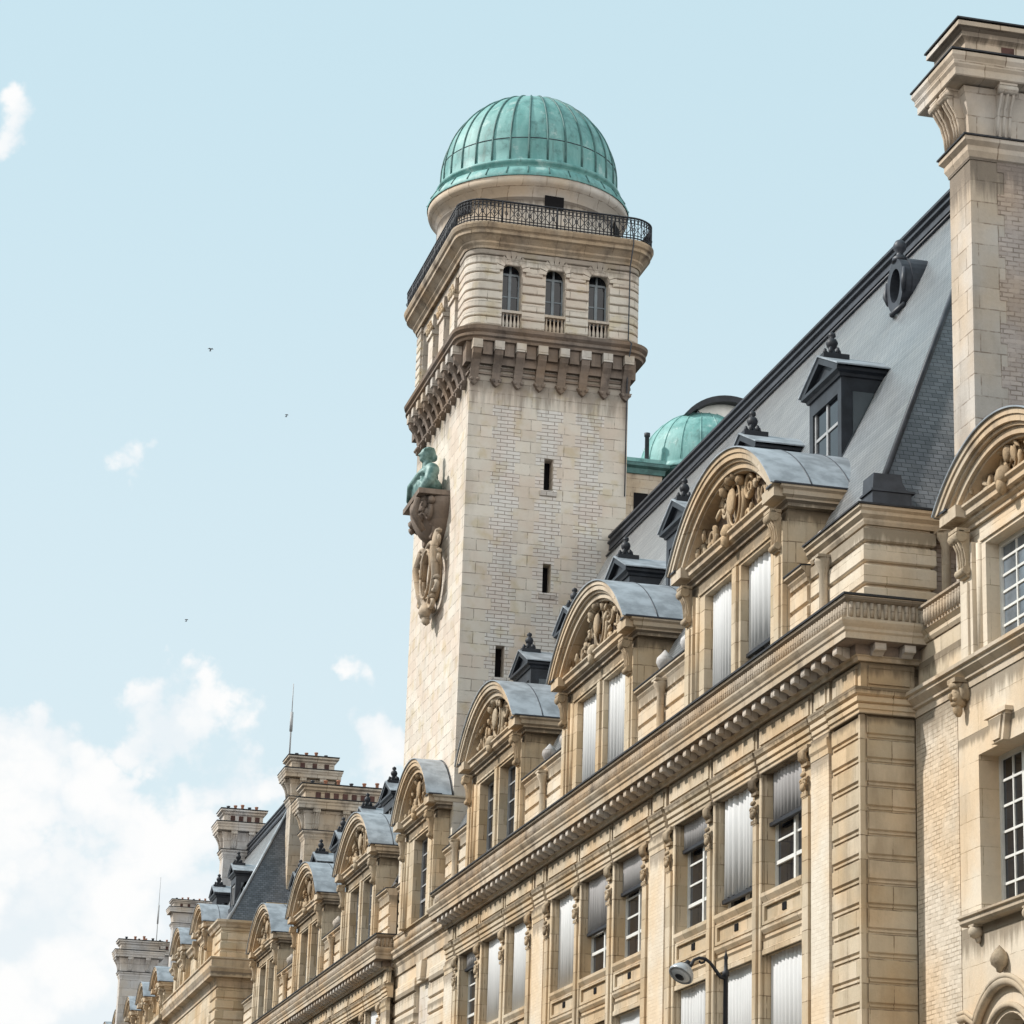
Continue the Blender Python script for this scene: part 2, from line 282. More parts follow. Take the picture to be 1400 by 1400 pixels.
# ------------------------------------------------------------------ mesh helpers
class MB:
    def __init__(s): s.v = []; s.f = []; s.sm = []
    def add(s, vs, fs, smooth=False):
        o = len(s.v); s.v += [tuple(v) for v in vs]; s.f += [tuple(i+o for i in f) for f in fs]; s.sm += [smooth]*len(fs); return s
    def box(s, x0, x1, y0, y1, z0, z1):
        return s.add([(x0,y0,z0),(x1,y0,z0),(x1,y1,z0),(x0,y1,z0),(x0,y0,z1),(x1,y0,z1),(x1,y1,z1),(x0,y1,z1)],
                     [(0,3,2,1),(4,5,6,7),(0,1,5,4),(1,2,6,5),(2,3,7,6),(3,0,4,7)])
    def prism(s, poly, axis, a, b, smooth=False):
        """poly: 2D points in the two other axes, extruded along axis from a to b"""
        def P(p, t): return {'x': (t, p[0], p[1]), 'y': (p[0], t, p[1]), 'z': (p[0], p[1], t)}[axis]
        n = len(poly); vs = [P(p, a) for p in poly] + [P(p, b) for p in poly]
        s.add(vs, [(i, (i+1) % n, n+(i+1) % n, n+i) for i in range(n)], smooth)
        o = len(s.v)-2*n
        s.f += [tuple(o+i for i in range(n))[::-1], tuple(o+n+i for i in range(n))]; s.sm += [False, False]; return s
    def sweep(s, path, prof, closed=False, smooth=False):
        """path: XY points with outside on the left of travel... outward = right-hand normal of direction rotated; prof: closed (out, z)"""
        n = len(path); rings = []
        for i, p in enumerate(path):
            p = Vector(p)
            a = Vector(path[i-1]) if (i > 0 or closed) else None
            c = Vector(path[(i+1) % n]) if (i < n-1 or closed) else None
            d1 = (p-a).normalized() if a is not None else None; d2 = (c-p).normalized() if c is not None else None
            if d1 is None: d1 = d2
            if d2 is None: d2 = d1
            n1 = Vector((d1.y, -d1.x)); n2 = Vector((d2.y, -d2.x))
            m = (n1+n2).normalized(); k = 1/max(.2, m.dot(n1))
            rings.append([(p.x+m.x*o*k, p.y+m.y*o*k, z) for (o, z) in prof])
        q = len(prof); vs = [v for r in rings for v in r]; fs = []
        for i in range(n if closed else n-1):
            j = (i+1) % n
            for a in range(q):
                b = (a+1) % q; fs.append((i*q+a, j*q+a, j*q+b, i*q+b))
        if not closed: fs += [tuple(range(q))[::-1], tuple((n-1)*q+a for a in range(q))]
        return s.add(vs, fs, smooth)
    def lathe(s, prof, cx, cy, n=32, smooth=True, a0=0, a1=2*math.pi):
        full = abs(a1-a0-2*math.pi) < 1e-6; q = len(prof); vs = []; m = n if full else n+1
        for i in range(m):
            a = a0+(a1-a0)*i/n
            vs += [(cx+r*math.cos(a), cy+r*math.sin(a), z) for r, z in prof]
        fs = []
        for i in range(n):
            j = (i+1) % m
            for k in range(q-1): fs.append((i*q+k, j*q+k, j*q+k+1, i*q+k+1))
        return s.add(vs, fs, smooth)
    def tube(s, pts, r, n=6, smooth=True):
        pts = [Vector(p) for p in pts]; m = len(pts); rs = r if isinstance(r, (list, tuple)) else [r]*m
        vs = []; prev = None
        for i, p in enumerate(pts):
            t = (pts[min(i+1, m-1)]-pts[max(i-1, 0)]).normalized()
            ref = prev if prev is not None else (Vector((0, 0, 1)) if abs(t.z) < .9 else Vector((1, 0, 0)))
            a = ref-t*ref.dot(t); a = a.normalized() if a.length > 1e-6 else Vector((0, 1, 0)); b = t.cross(a); prev = a
            vs += [p+(a*math.cos(2*math.pi*k/n)+b*math.sin(2*math.pi*k/n))*rs[i] for k in range(n)]
        fs = [(i*n+k, i*n+(k+1) % n, (i+1)*n+(k+1) % n, (i+1)*n+k) for i in range(m-1) for k in range(n)]
        fs += [tuple(range(n))[::-1], tuple((m-1)*n+k for k in range(n))]
        return s.add(vs, fs, smooth)
    def ball(s, c, r, n=10, m=6, rot=None, noise=0, rnd=None):
        if not isinstance(r, (list, tuple)): r = (r, r, r)
        vs = []
        for i in range(m+1):
            th = math.pi*i/m
            for k in range(n):
                a = 2*math.pi*k/n; v = Vector((r[0]*math.sin(th)*math.cos(a), r[1]*math.sin(th)*math.sin(a), r[2]*math.cos(th)))
                if noise: v *= 1+rnd.uniform(-noise, noise)
                if rot: v = rot @ v
                vs.append(Vector(c)+v)
        fs = [(i*n+k, (i+1)*n+k, (i+1)*n+(k+1) % n, i*n+(k+1) % n) for i in range(m) for k in range(n)]
        return s.add(vs, fs, True)
    def wall(s, axis, plane, u0, u1, z0, z1, holes, depth, back=False):
        """wall front at X=plane (axis x, facing -X) or Y=plane (axis y, facing -Y) with rectangular holes (u0,u1,z0,z1) and their reveals"""
        P = (lambda u, z, d: (plane+d, u, z)) if axis == 'x' else (lambda u, z, d: (u, plane+d, z))
        us = sorted({u0, u1, *[h[0] for h in holes], *[h[1] for h in holes]}); zs = sorted({z0, z1, *[h[2] for h in holes], *[h[3] for h in holes]})
        us = [u for u in us if u0 <= u <= u1]; zs = [z for z in zs if z0 <= z <= z1]
        for a, b in zip(us, us[1:]):
            for c, d in zip(zs, zs[1:]):
                mu, mz = (a+b)/2, (c+d)/2
                if any(h[0] < mu < h[1] and h[2] < mz < h[3] for h in holes): continue
                s.add([P(a, c, 0), P(b, c, 0), P(b, d, 0), P(a, d, 0)], [(0, 1, 2, 3)])
        for (a, b, c, d) in [(*h,) for h in holes]+[(u0, u1, z0, z1)]:
            q = [(a, c), (b, c), (b, d), (a, d)]
            for i in range(4):
                e, f = q[i], q[(i+1) % 4]
                s.add([P(*e, 0), P(*f, 0), P(*f, depth), P(*e, depth)], [(0, 1, 2, 3)])
        return s
    def build(s, name, mat, parent=None, label=None):
        me = bpy.data.meshes.new(name); o = bpy.data.objects.new(name, me); C.objects.link(o)
        org = Vector((0, 0, 0)); q = parent
        while q is not None: org += q.location; q = q.parent
        me.from_pydata([tuple(Vector(v)-org) for v in s.v], [], s.f)
        me.polygons.foreach_set('use_smooth', s.sm)
        bm = bmesh.new(); bm.from_mesh(me); bmesh.ops.recalc_face_normals(bm, faces=bm.faces); bm.to_mesh(me); bm.free()
        me.materials.append(MATS[mat]); o.parent = parent
        if label: o['label'] = label
        return o
def thing(name, label, cat, loc, group=None):
    o = bpy.data.objects.new(name, None); C.objects.link(o); o.location = loc; o.empty_display_size = .3
    o['label'] = label; o['category'] = cat
    if group: o['group'] = group
    return o
def tag(o, label, cat, group=None):
    o['label'] = label; o['category'] = cat
    if group: o['group'] = group
    return o
def copy_part(o, parent, dx=0, dy=0, dz=0):
    c = o.copy(); C.objects.link(c); c.parent = parent; c.location = (o.location[0]+dx, o.location[1]+dy, o.location[2]+dz)
    for ch in list(o.children):
        d = ch.copy(); C.objects.link(d); d.parent = c
    return c
def arcpts(cx, cz, r, a0, a1, n): return [(cx+r*math.cos(a0+(a1-a0)*i/n), cz+r*math.sin(a0+(a1-a0)*i/n)) for i in range(n+1)]
def spiral(T, u, z, r, turns, d0, o, sgn=1, n=26):
    return [T(o, u+sgn*r*(1-.82*i/n)*math.cos(d0+sgn*0+turns*2*math.pi*i/n), z+r*(1-.82*i/n)*math.sin(d0+turns*2*math.pi*i/n)) for i in range(n+1)]
# ------------------------------------------------------------------ ground
g = MB().box(-900, 900, -300, 2500, -.4, 0).build('ground', 'city_ground'); g['kind'] = 'structure'
g = MB().box(-6, 11.5, -60, 500, .0, .006).build('road', 'asphalt'); g['kind'] = 'structure'
g = MB().box(11.5, 15.95, -60, 500, .004, .13).build('pavement', 'paving'); g['kind'] = 'structure'

# ------------------------------------------------------------------ building pieces
def pleats(mb, X, y0, y1, z0, z1, per=.17, amp=.03, ph=0.0):
    hsh = (math.sin(y0*12.9+z1*7.1)*43758.5) % 1; per *= .7+.8*hsh; amp *= .35+.6*((hsh*7) % 1); n = max(4, int((y1-y0)/per*6)); f = []; b = []
    for i in range(n+1):
        y = y0+(y1-y0)*i/n; x = X+amp*math.cos(2*math.pi*(y-y0)/per+ph+1.3*math.sin(3.1*y))+amp*.7*math.sin(5.3*y+ph)
        f.append((x, y)); b.append((x+.012, y))
    vs = [(x, y, z0) for x, y in f]+[(x, y, z1) for x, y in f]+[(x, y, z0) for x, y in b]+[(x, y, z1) for x, y in b]; m = n+1
    fs = [(i, i+1, m+i+1, m+i) for i in range(n)]+[(2*m+i, 3*m+i, 3*m+i+1, 2*m+i+1) for i in range(n)]
    fs += [(i, 2*m+i, 2*m+i+1, i+1) for i in range(n)]
    mb.add(vs, fs, True)
def window(root, X, y0, y1, z0, z1, blind=0.0, bmat='blind', rows=4, cols=2, plain=True, frame='white_paint', glassmat='glass', name='window', lab=None):
    f = MB(); w = .075
    f.box(X, X+.09, y0, y0+w, z0, z1); f.box(X, X+.09, y1-w, y1, z0, z1)
    f.box(X, X+.09, y0+w, y1-w, z0, z0+w); f.box(X, X+.09, y0+w, y1-w, z1-w, z1)
    zb = z0+(z1-z0)*.25 if plain else z0+w
    ym = (y0+y1)/2
    f.box(X-.012, X+.09, ym-.05, ym+.05, z0+w, z1-w)
    if plain: f.box(X, X+.08, y0+w, y1-w, zb-.035, zb+.035)
    for a, b in ((y0+w, ym-.05), (ym+.05, y1-w)):
        for c in range(1, cols//2): f.box(X+.02, X+.07, a+(b-a)*c/(cols//2)-.02, a+(b-a)*c/(cols//2)+.02, zb, z1-w)
        for r in range(1, rows): f.box(X+.022, X+.068, a, b, zb+(z1-zb)*r/rows-.02, zb+(z1-zb)*r/rows+.02)
    o = f.build(name, frame, root, lab)
    MB().box(X+.045, X+.055, y0+w*.5, y1-w*.5, z0+w*.5, z1-w*.5).build('glass', glassmat, o)
    if blind > 0:
        mb = MB(); zb2 = z1-(z1-z0)*blind
        pleats(mb, X-.07, y0+.02, y1-.02, zb2, z1+.03, ph=(y0*3.1) % 6)
        mb.build('blind', bmat, o)
        if blind < .97: MB().box(X-.12, X-.04, y0+.02, y1-.02, zb2-.10, zb2-.03).build('blind_rail', 'dark_paint', o)
    return o
def segs(y_hi, y_lo, X): return [(X, y_hi), (X, y_lo)]
ARCH = lambda z, o: [(-.12, z), (o+.02, z), (o+.02, z+.07), (o+.05, z+.085), (o+.05, z+.16), (o+.02, z+.175), (o+.08, z+.20), (o+.08, z+.28), (o+.05, z+.295), (o+.11, z+.33), (o+.13, z+.40), (o+.13, z+.44), (-.12, z+.46)]
def console(mb, X, y, z, w=.26, h=.85, o=.22):
    """scroll bracket: S-shaped side with two volutes"""
    poly = [(X, z), (X-.05, z), (X-.09, z+h*.1), (X-.07, z+h*.35), (X-.10, z+h*.6), (X-o*.9, z+h*.82), (X-o, z+h), (X, z+h)]
    mb.prism([(a, b) for a, b in poly], 'y', y-w/2, y+w/2)
    for k in (-.3, 0, .3): mb.tube([(X-.075, y+k*w, z+h*.08), (X-.085, y+k*w, z+h*.35), (X-.105, y+k*w, z+h*.6), (X-o*.92, y+k*w, z+h*.83)], .028, 5)
    for zz, oo, r in ((z+h*.9, o*.75, .10), (z+h*.14, .07, .07)):
        mb.prism([(X-oo+r*math.cos(t*math.pi/5), zz+r*math.sin(t*math.pi/5)) for t in range(10)], 'y', y-w/2-.03, y+w/2+.03, True)
    mb.box(X-o-.03, X, y-w/2-.03, y+w/2+.03, z+h, z+h+.06)
def facade(root, X, ends, bays, blinds_up, blinds_lo, corner=None, far_cut=None, mod=True, zlow=0.0, detail=True):
    """street front with bays of three windows; ends=(near y, far y) of the wall, bays=[start y of each]"""
    y0, y1 = ends; holes = []; OP = ((.59, 2.83), (3.28, 5.64), (6.08, 8.30))
    for b in bays:
        for a, c in OP:
            holes += [(b+a, b+c, 10.05, 12.28), (b+a, b+c, 6.69, 8.91), (b+a, b+c, 2.6, 5.6)]
    w = MB(); w.wall('x', X+.10, y0+(.12 if corner else 0), y1, zlow, 13.2, holes, .55)
    w.box(X+.66, X+.9, y0+.3, y1-.1, zlow, 13.3)
    wall_o = w.build('wall', 'limestone', root)
    prev = None
    for bi, b in enumerate(bays):
        for k, (a, c) in enumerate(OP):
            kind = blinds_up[bi][k]; window(root, X+.30, b+a, b+c, 10.05, 12.28, *kind)
            kind = blinds_lo[bi][k]; window(root, X+.30, b+a, b+c, 6.69, 8.91, *kind)
            window(root, X+.30, b+a, b+c, 2.6, 5.6, 0.6)
            # spandrel between the two floors: ledge, sunk panel with a dark vent, lower ledge, lintel
            for z in (10.05, 6.69):
                m = MB(); e0, e1 = b+a, b+c
                m.sweep(segs(e1, e0, X+.10), [(-.05, z-.20), (.02, z-.20), (.09, z-.09), (.09, z-.02), (-.2, z)])
                m.sweep(segs(e1, e0, X+.10), [(-.05, z-.76), (.02, z-.76), (.07, z-.69), (.07, z-.63), (-.05, z-.60)])
                m.box(X+.045, X+.11, e0+.02, e0+.14, z-.60, z-.20); m.box(X+.045, X+.11, e1-.14, e1-.02, z-.60, z-.20)
                m.box(X+.045, X+.11, e0+.14, e1-.14, z-.27, z-.20); m.box(X+.045, X+.11, e0+.14, e1-.14, z-.60, z-.545)
                m.sweep(segs(e1, e0, X+.10), [(-.05, z-1.14), (.05, z-1.14), (.05, z-1.05), (.025, z-1.03), (.025, z-.90), (.06, z-.86), (-.05, z-.84)])
                sp = m.build('spandrel', 'limestone', root)
                ym = (e0+e1)/2; MB().box(X+.085, X+.098, ym-.11, ym+.11, z-.46, z-.33).build('vent', 'void', sp)
        # piers and capitals
        for (a, c) in ((0, .55), (2.83, 3.28), (5.64, 6.08), (8.30, 8.86)):
            m = MB(); p0, p1 = b+a, b+c
            m.box(X+.02, X+.101, p0+.03, p1-.03, zlow, 12.28); m.box(X-.03, X+.02, p0+.12, p1-.12, zlow, 11.35)
            for yy in (p0+.03, p1-.03): m.tube([(X+.035, yy, zlow), (X+.035, yy, 12.2)], .035, 6)
            po = m.build('pier', 'limestone', root)
            m = MB(); yc = (p0+p1)/2
            m.box(X-.05, X+.02, yc-.17, yc+.17, 12.20, 12.275)
            for j in (-1, 0, 1): m.tube([(X-.02, yc+.095*j, 12.20), (X-.085, yc+.095*j, 12.14), (X-.08, yc+.095*j, 12.04), (X-.02, yc+.095*j, 11.98)], .052, 7)
            m.box(X-.05, X+.02, yc-.15, yc+.15, 11.90, 11.97)
            m.box(X-.06, X-.03, yc-.14, yc+.14, 11.36, 11.43)
            for j in (-1, 1): m.tube(spiral(lambda o, u, z: (X-o, yc+u, z), .075*j, 11.60, .085, 1.3, .4, .06, j, 16), .028, 5)
            m.ball((X-.07, yc, 11.52), (.05, .10, .08), 8, 5); m.ball((X-.06, yc, 11.75), (.045, .12, .05), 8, 5)
            m.build('pier_capital', 'carved_stone', po)
        # architrave and frieze panels over each window, dark strips paint the shade of the grooves between
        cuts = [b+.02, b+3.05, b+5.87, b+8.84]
        for yg in cuts: MB().box(X+.055, X+.101, yg-.045, yg+.045, 12.29, 13.2).build('gap_shade', 'soot_and_shade', root)
        for c0, c1 in zip(cuts, cuts[1:]):
            m = MB(); m.sweep(segs(c1-.06, c0+.06, X+.06), ARCH(12.29, .0)); m.build('architrave', 'limestone', root)
            m = MB(); m.box(X+.03, X+.10, c0+.06, c1-.06, 12.75, 13.215)
            m.box(X+.0, X+.03, c0+.16, c1-.16, 12.82, 13.14); m.build('frieze_panel', 'limestone', root)
    # pilaster strips between bays
    ps = [(b+8.88, b+9.96) for b in bays]+([(bays[0]-.92, bays[0]-.02)] if corner else [])
    for (p0, p1) in ps:
        if p0 > y1-.3: continue
        p1 = min(p1, y1-.02)
        m = MB(); m.box(X-.02, X+.10, p0, p1, zlow, 11.9); po = m.build('pilaster', 'smooth_brick', root)
        m = MB(); m.sweep(segs(p1, p0, X+.04), [(-.05, 11.9), (.07, 11.9), (.07, 12.0), (.10, 12.05), (.10, 12.18), (.06, 12.2), (.06, 12.28), (-.05, 12.28)])
        m.sweep(segs(p1-.03, p0+.03, X+.06), ARCH(12.29, .03)); m.box(X+.01, X+.10, p0+.05, p1-.05, 12.75, 13.215)
        m.box(X-.02, X+.01, p0+.18, p1-.18, 12.82, 13.14); m.build('capital', 'limestone', po)
    # cornice with brackets, then the fluted gutter parapet
    path = [(X, y1), (X, y0)] if not corner else [(X, y1), (X, corner[0]), (corner[1], corner[0])]
    if far_cut: path = [(X+far_cut, y1)]+path
    m = MB()
    m.sweep(path, [(-.15, 13.20), (.04, 13.20), (.06, 13.26), (.10, 13.28), (.10, 13.46), (.38, 13.465), (.40, 13.47), (.40, 13.58), (.43, 13.61), (.43, 13.66), (.47, 13.71), (.50, 13.76), (.50, 13.80), (-.15, 13.81)])
    m.sweep(path, [(-.3, 13.812), (.38, 13.812), (.38, 13.84), (.34, 13.86), (.34, 14.12), (.38, 14.14), (.41, 14.17), (.41, 14.22), (-.3, 14.23)])
    co = m.build('cornice', 'cornice_stone', root)
    m = MB(); m.sweep(path, [(-.3, 14.232), (.44, 14.226), (.44, 14.262), (-.3, 14.27)]); m.build('lead_flashing', 'flashing', co)
    m = MB(); m.sweep(path, [(.101, 13.29), (.112, 13.29), (.112, 13.455), (.37, 13.459), (.37, 13.4645), (.101, 13.4645)]); m.build('soffit', 'soot_and_shade', co)  # dark lining paints the shade under the corona, between the modillions
    if mod:
        pr = [(.11, 13.453), (.11, 13.27), (.18, 13.26), (.25, 13.31), (.345, 13.33), (.355, 13.36), (.345, 13.453)]
        first = MB().prism([(X-o, z) for o, z in pr], 'y', y0+.16, y0+.36).build('modillion', 'grey_stone', co); k = 1
        while y0+.3+.54*k < y1 and k < 96: copy_part(first, co, dy=.54*k); k += 1
        if corner:
            for xx in (X+.25, X+.78):
                MB().prism([(corner[0]-o, z) for o, z in pr], 'x', xx-.1, xx+.1).build('modillion', 'grey_stone', co)
    fl = MB(); y = y0+.02-(.30 if corner else 0)
    while y < y1:
        fl.tube([(X-.345, y, 13.87), (X-.355, y, 13.99), (X-.345, y, 14.115)], .042, 5); y += .125
    if corner:
        x = X-.28
        while x < corner[1]-.05: fl.tube([(x, corner[0]-.345, 13.87), (x, corner[0]-.355, 13.99), (x, corner[0]-.345, 14.115)], .042, 5); x += .125
    fl.build('fluting', 'sooty_stone', root)
    return wall_o
def attic(root, X, y0, y1, z1=15.75, cols=(), balls=(), mat='pale_limestone'):
    """parapet wall between two dormers, with rustic courses, coping, small columns and stone balls"""
    m = MB(); m.box(X+.08, X+.5, y0, y1, 14.0, z1-.2)
    z = 14.16
    while z < z1-.3:
        m.prism([(X+.09, z+.02), (X+.03, z+.05), (X+.03, z+.33), (X+.09, z+.36)], 'y', y0+.01, y1-.01); z += .38
    o = m.build('attic_wall', mat, root)
    m = MB(); m.sweep(segs(y1, y0, X+.05), [(-.5, z1-.2), (.02, z1-.2), (.06, z1-.14), (.06, z1-.1), (.13, z1-.05), (.13, z1), (-.5, z1+.05)]); m.build('coping', 'cornice_stone', o)
    m = MB(); m.sweep(segs(y1, y0, X+.05), [(-.5, z1+.052), (.15, z1+.003), (.15, z1+.03), (-.5, z1+.085)]); m.build('lead_flashing', 'flashing', o)
    for yc in cols: colonnette(o, X-.06, yc, 14.23, z1-.22)
    for yc, r in balls:
        m = MB(); m.lathe([(0, z1+.02), (r*.62, z1+.02), (r*.62, z1+.07), (r*.3, z1+.12), (r*.3, z1+.16), (r*.72, z1+.24), (r, z1+.16+r), (r*.9, z1+.16+r*1.45), (r*.45, z1+.16+r*1.9), (r*.2, z1+.16+r*2.2), (0, z1+.18+r*2.3)], X+.22, yc, 12)
        m.build('urn', 'far_grey', o)
    return o
def colonnette(par, x, y, z0, z1):
    m = MB(); m.lathe([(0, z0), (.13, z0), (.13, z0+.07), (.10, z0+.12), (.085, z0+.2), (.08, z1-.28), (.10, z1-.24), (.10, z1-.2), (.16, z1-.1), (.16, z1-.02), (0, z1-.02)], x, y, 12)
    m.box(x-.16, x+.16, y-.16, y+.16, z1-.02, z1+.03); return m.build('colonnette', 'cornice_stone', par)
def carve(mb, X, yc, zb, hw, hgt, rnd, rich=1.0):
    """relief of a tympanum: a shield under a crown between scrolls and foliage"""
    T = lambda o, u, z: (X-o*1.7, yc+u, z)
    zc = zb+hgt*.43; ru, rz = hgt*.30, hgt*.38
    mb.ball(T(.03, 0, zc), (.13, ru, rz), 16, 10)
    ring = [T(.10, ru*1.12*math.cos(a*math.pi/12), zc+rz*1.12*math.sin(a*math.pi/12)) for a in range(25)]; mb.tube(ring, .06, 7); mb.tube([T(.13, ru*.78*math.cos(a*math.pi/12), zc+rz*.78*math.sin(a*math.pi/12)) for a in range(25)], .028, 6)
    mb.ball(T(.17, 0, zc+.05), (.07, ru*.55, rz*.5), 12, 7)
    for k in range(-3, 4):                                      # crown of lumps over the shield
        mb.ball(T(.14+.05*rnd.random(), k*ru*.36, zb+hgt*(.86-.018*k*k)), (.11, .10, .13), 8, 5, noise=.15, rnd=rnd)
    mb.ball(T(.16, 0, zb+hgt*.80), (.15, ru*.8, .12), 12, 6)
    for sg in (-1, 1):
        for (u, z, r, d0) in ((ru*1.75, zb+hgt*.52, hgt*.19, .4), (hw*.52, zb+hgt*.26, hgt*.17, 2.2), (hw*.72, zb+hgt*.16, hgt*.11, 1.0), (ru*1.5, zb+hgt*.14, hgt*.12, 3.3)):
            mb.tube(spiral(T, sg*u, z, r, 1.6, d0, .09, sg), [.07-.045*i/26 for i in range(27)], 6)
        for k in range(int(24*rich)):                           # leaves
            f = rnd.random(); u = sg*(ru*1.2+(hw*.86-ru*1.2)*f); top = hgt*(1-.75*f*f)*.72
            z = zb+.06+rnd.random()*max(.08, top)*.9
            rot = Matrix.Rotation(rnd.uniform(-1.2, 1.2), 3, 'X') @ Matrix.Rotation(rnd.uniform(-.5, .5), 3, 'Z')
            mb.ball(T(rnd.uniform(.0, .20), u, z), (.05, .03+.04*rnd.random(), .07+.08*rnd.random()), 7, 5, rot, .2, rnd)
        mb.tube([T(.08, sg*(ru*.9), zb+.10), T(.12, sg*hw*.45, zb+.09), T(.08, sg*hw*.68, zb+.16), T(.06, sg*hw*.84, zb+.07)], [.07, .085, .06, .03], 6)
    for k in range(5): mb.ball(T(.12+.04*rnd.random(), rnd.uniform(-ru, ru)*.5, zc+rnd.uniform(-rz, rz)*.5), (.04, .05+.03*rnd.random(), .06), 6, 4, noise=.2, rnd=rnd)
    # festoon hanging under the shield
    mb.ball(T(.22, 0, zb+.02), (.13, .22, .16), 10, 6, noise=.1, rnd=rnd); mb.ball(T(.24, 0, zb-.16), (.10, .12, .14), 8, 5, noise=.1, rnd=rnd)
def dormer(root, X, yc, hb, opens, dz=0.0, hp=3.37, apex=18.9, zopen0=14.1, wins=None, rows=5, seed=1, back=1.9, wd=.23, mat='limestone', zoff_open=None, bracket=True):
    """stone dormer: wall with windows, scroll consoles, entablature and a segmental pediment under a zinc barrel roof"""
    rnd = random.Random(seed); ot = (zoff_open or 16.65)+dz; e0, e1 = 17.0+dz, 17.35+dz; apex += dz
    w = MB(); holes = [(yc+a, yc+b, zopen0, ot) for a, b in opens]
    w.wall('x', X, yc-hb, yc+hb, zopen0-.02, e0, holes, .34)
    for s in (-1, 1):                                           # flanking pilasters: steps toward the outside
        ya, yb = sorted((yc+s*hb, yc+s*(hb-.52)))
        w.box(X-.10, X-.002, ya+.03, yb, zopen0, e0-.25); w.box(X-.14, X-.10, ya+.14, yb-.11, zopen0, e0-.9)
        yj = yc+s*(hb-.60); w.tube([(X-.01, yj, zopen0), (X-.01, yj, e0-.3)], .06, 8)
        # stone cheeks behind the front
        ya, yb = sorted((yc+s*hb, yc+s*(hb-.3))); w.box(X+.34, X+1.0, ya+.02, yb, zopen0, e0)
    for a, b in zip(opens, opens[1:]): w.box(X-.06, X-.002, yc+a[1]+.14, yc+b[0]-.14, zopen0, ot+.02)
    w.box(X-.035, X-.002, yc-hb+.66, yc+hb-.66, ot+.06, ot+.13)
    d = w.build('dormer', mat, root)
    for s in (-1, 1):
        m = MB(); console(m, X-.10, yc+s*(hb-.27), e0-.82, .30, .75, .20); m.build('console', 'carved_stone', d)
    # entablature (front, and short returns along the cheeks) broken forward at the ends
    m = MB(); yf, yn = yc+hp-.22, yc-hp+.22
    path = [(X+1.15, yf), (X, yf), (X, yn), (X+1.15, yn)]
    m.sweep(path, [(-.25, e0), (.06, e0), (.06, e0+.06), (.12, e0+.10), (.12, e0+.14), (.20, e0+.18), (.20, e0+.27), (.26, e0+.31), (.26, e1), (-.25, e1)])
    for s in (-1, 1):
        ya, yb = sorted((yc+s*(hp-.10), yc+s*(hp-.78))); m.box(X-.36, X-.10, ya, yb, e0+.15, e1+.012)
    # arched pediment: rings of moulding
    h = apex-e1; Ro = (hp*hp+h*h)/(2*h); zc = apex-Ro; aa = math.asin(min(.999, hp/Ro)); n = 40
    def ring(x0, x1, ro, ri, lim=aa):
        vs = []; 
        for i in range(n+1):
            a = math.pi/2-lim+2*lim*i/n
            for r, x in ((ro, x0), (ri, x0), (ri, x1), (ro, x1)): vs.append((x, yc+r*math.cos(a), max(e1-.002 if r == ri else e1-.001, zc+r*math.sin(a))))
        fs = [(i*4+k, (i+1)*4+k, (i+1)*4+(k+1) % 4, i*4+(k+1) % 4) for i in range(n) for k in range(4)]+[(0, 1, 2, 3), (n*4, n*4+3, n*4+2, n*4+1)]
        m.add(vs, fs)
    ring(X-.42, X+.02, Ro, Ro-.09); ring(X-.39, X+.02, Ro-.09, Ro-.20); ring(X-.33, X+.02, Ro-.20, Ro-.26); ring(X-.27, X+.02, Ro-.26, Ro-.38); ring(X-.20, X+.2, Ro-.38, Ro-.43)
    # tympanum wall
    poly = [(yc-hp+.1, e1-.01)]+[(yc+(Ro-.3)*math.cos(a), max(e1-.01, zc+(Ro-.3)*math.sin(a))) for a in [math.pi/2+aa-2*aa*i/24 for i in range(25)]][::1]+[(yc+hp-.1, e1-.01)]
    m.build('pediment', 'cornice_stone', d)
    m = MB(); m.prism(poly, 'x', X+.16, X+.34); m.build('tympanum', 'soot_and_shade', d)  # dark backing colour paints the shade under the arch
    m = MB(); carve(m, X+.17, yc, e1+.01, hp-.30, h-.12, rnd); m.build('carving', 'carved_stone', d)
    # zinc barrel roof running back into the slates
    m = MB(); vs = []
    for i in range(n+1):
        a = math.pi/2-aa+2*aa*i/n
        for r, x in ((Ro+.03, X-.46), (Ro+.005, X-.46), (Ro+.005, X+back), (Ro+.03, X+back)): vs.append((x, yc+r*math.cos(a), zc+r*math.sin(a)))
    m.add(vs, [(i*4+k, (i+1)*4+k, (i+1)*4+(k+1) % 4, i*4+(k+1) % 4) for i in range(n) for k in range(4)]+[(0, 1, 2, 3), (n*4, n*4+3, n*4+2, n*4+1)])
    m.build('zinc_roof', 'zinc', d)
    m = MB()
    for xx in (X+.35, X+1.15):                                  # standing seams
        m.tube([(xx, yc+(Ro+.03)*math.cos(a), zc+(Ro+.03)*math.sin(a)) for a in [math.pi/2-aa+2*aa*i/24 for i in range(25)]], .016, 5)
    for s in (-1, 1):
        ya, yb = sorted((yc+s*(hp-.45), yc+s*(hp+.06))); m.box(X-.40, X+back-.3, ya, yb, e1+.003, e1+.035)
    m.build('seams', 'lead', d)
    # slate cheeks behind
    for s in (-1, 1):
        ya, yb = sorted((yc+s*(hb-.05), yc+s*(hb-.35))); MB().box(X+1.0, X+2.0, ya, yb, zopen0+.6, e1).build('slate_cheek', 'lead', d)
    for (a, b), k in zip(opens, wins):
        window(d, X+wd, yc+a, yc+b, zopen0+.05, ot, *k)
    for c in list(d.children):
        for gch in list(c.children):                            # keep to thing > part > sub-part
            gch.parent = d
    return d
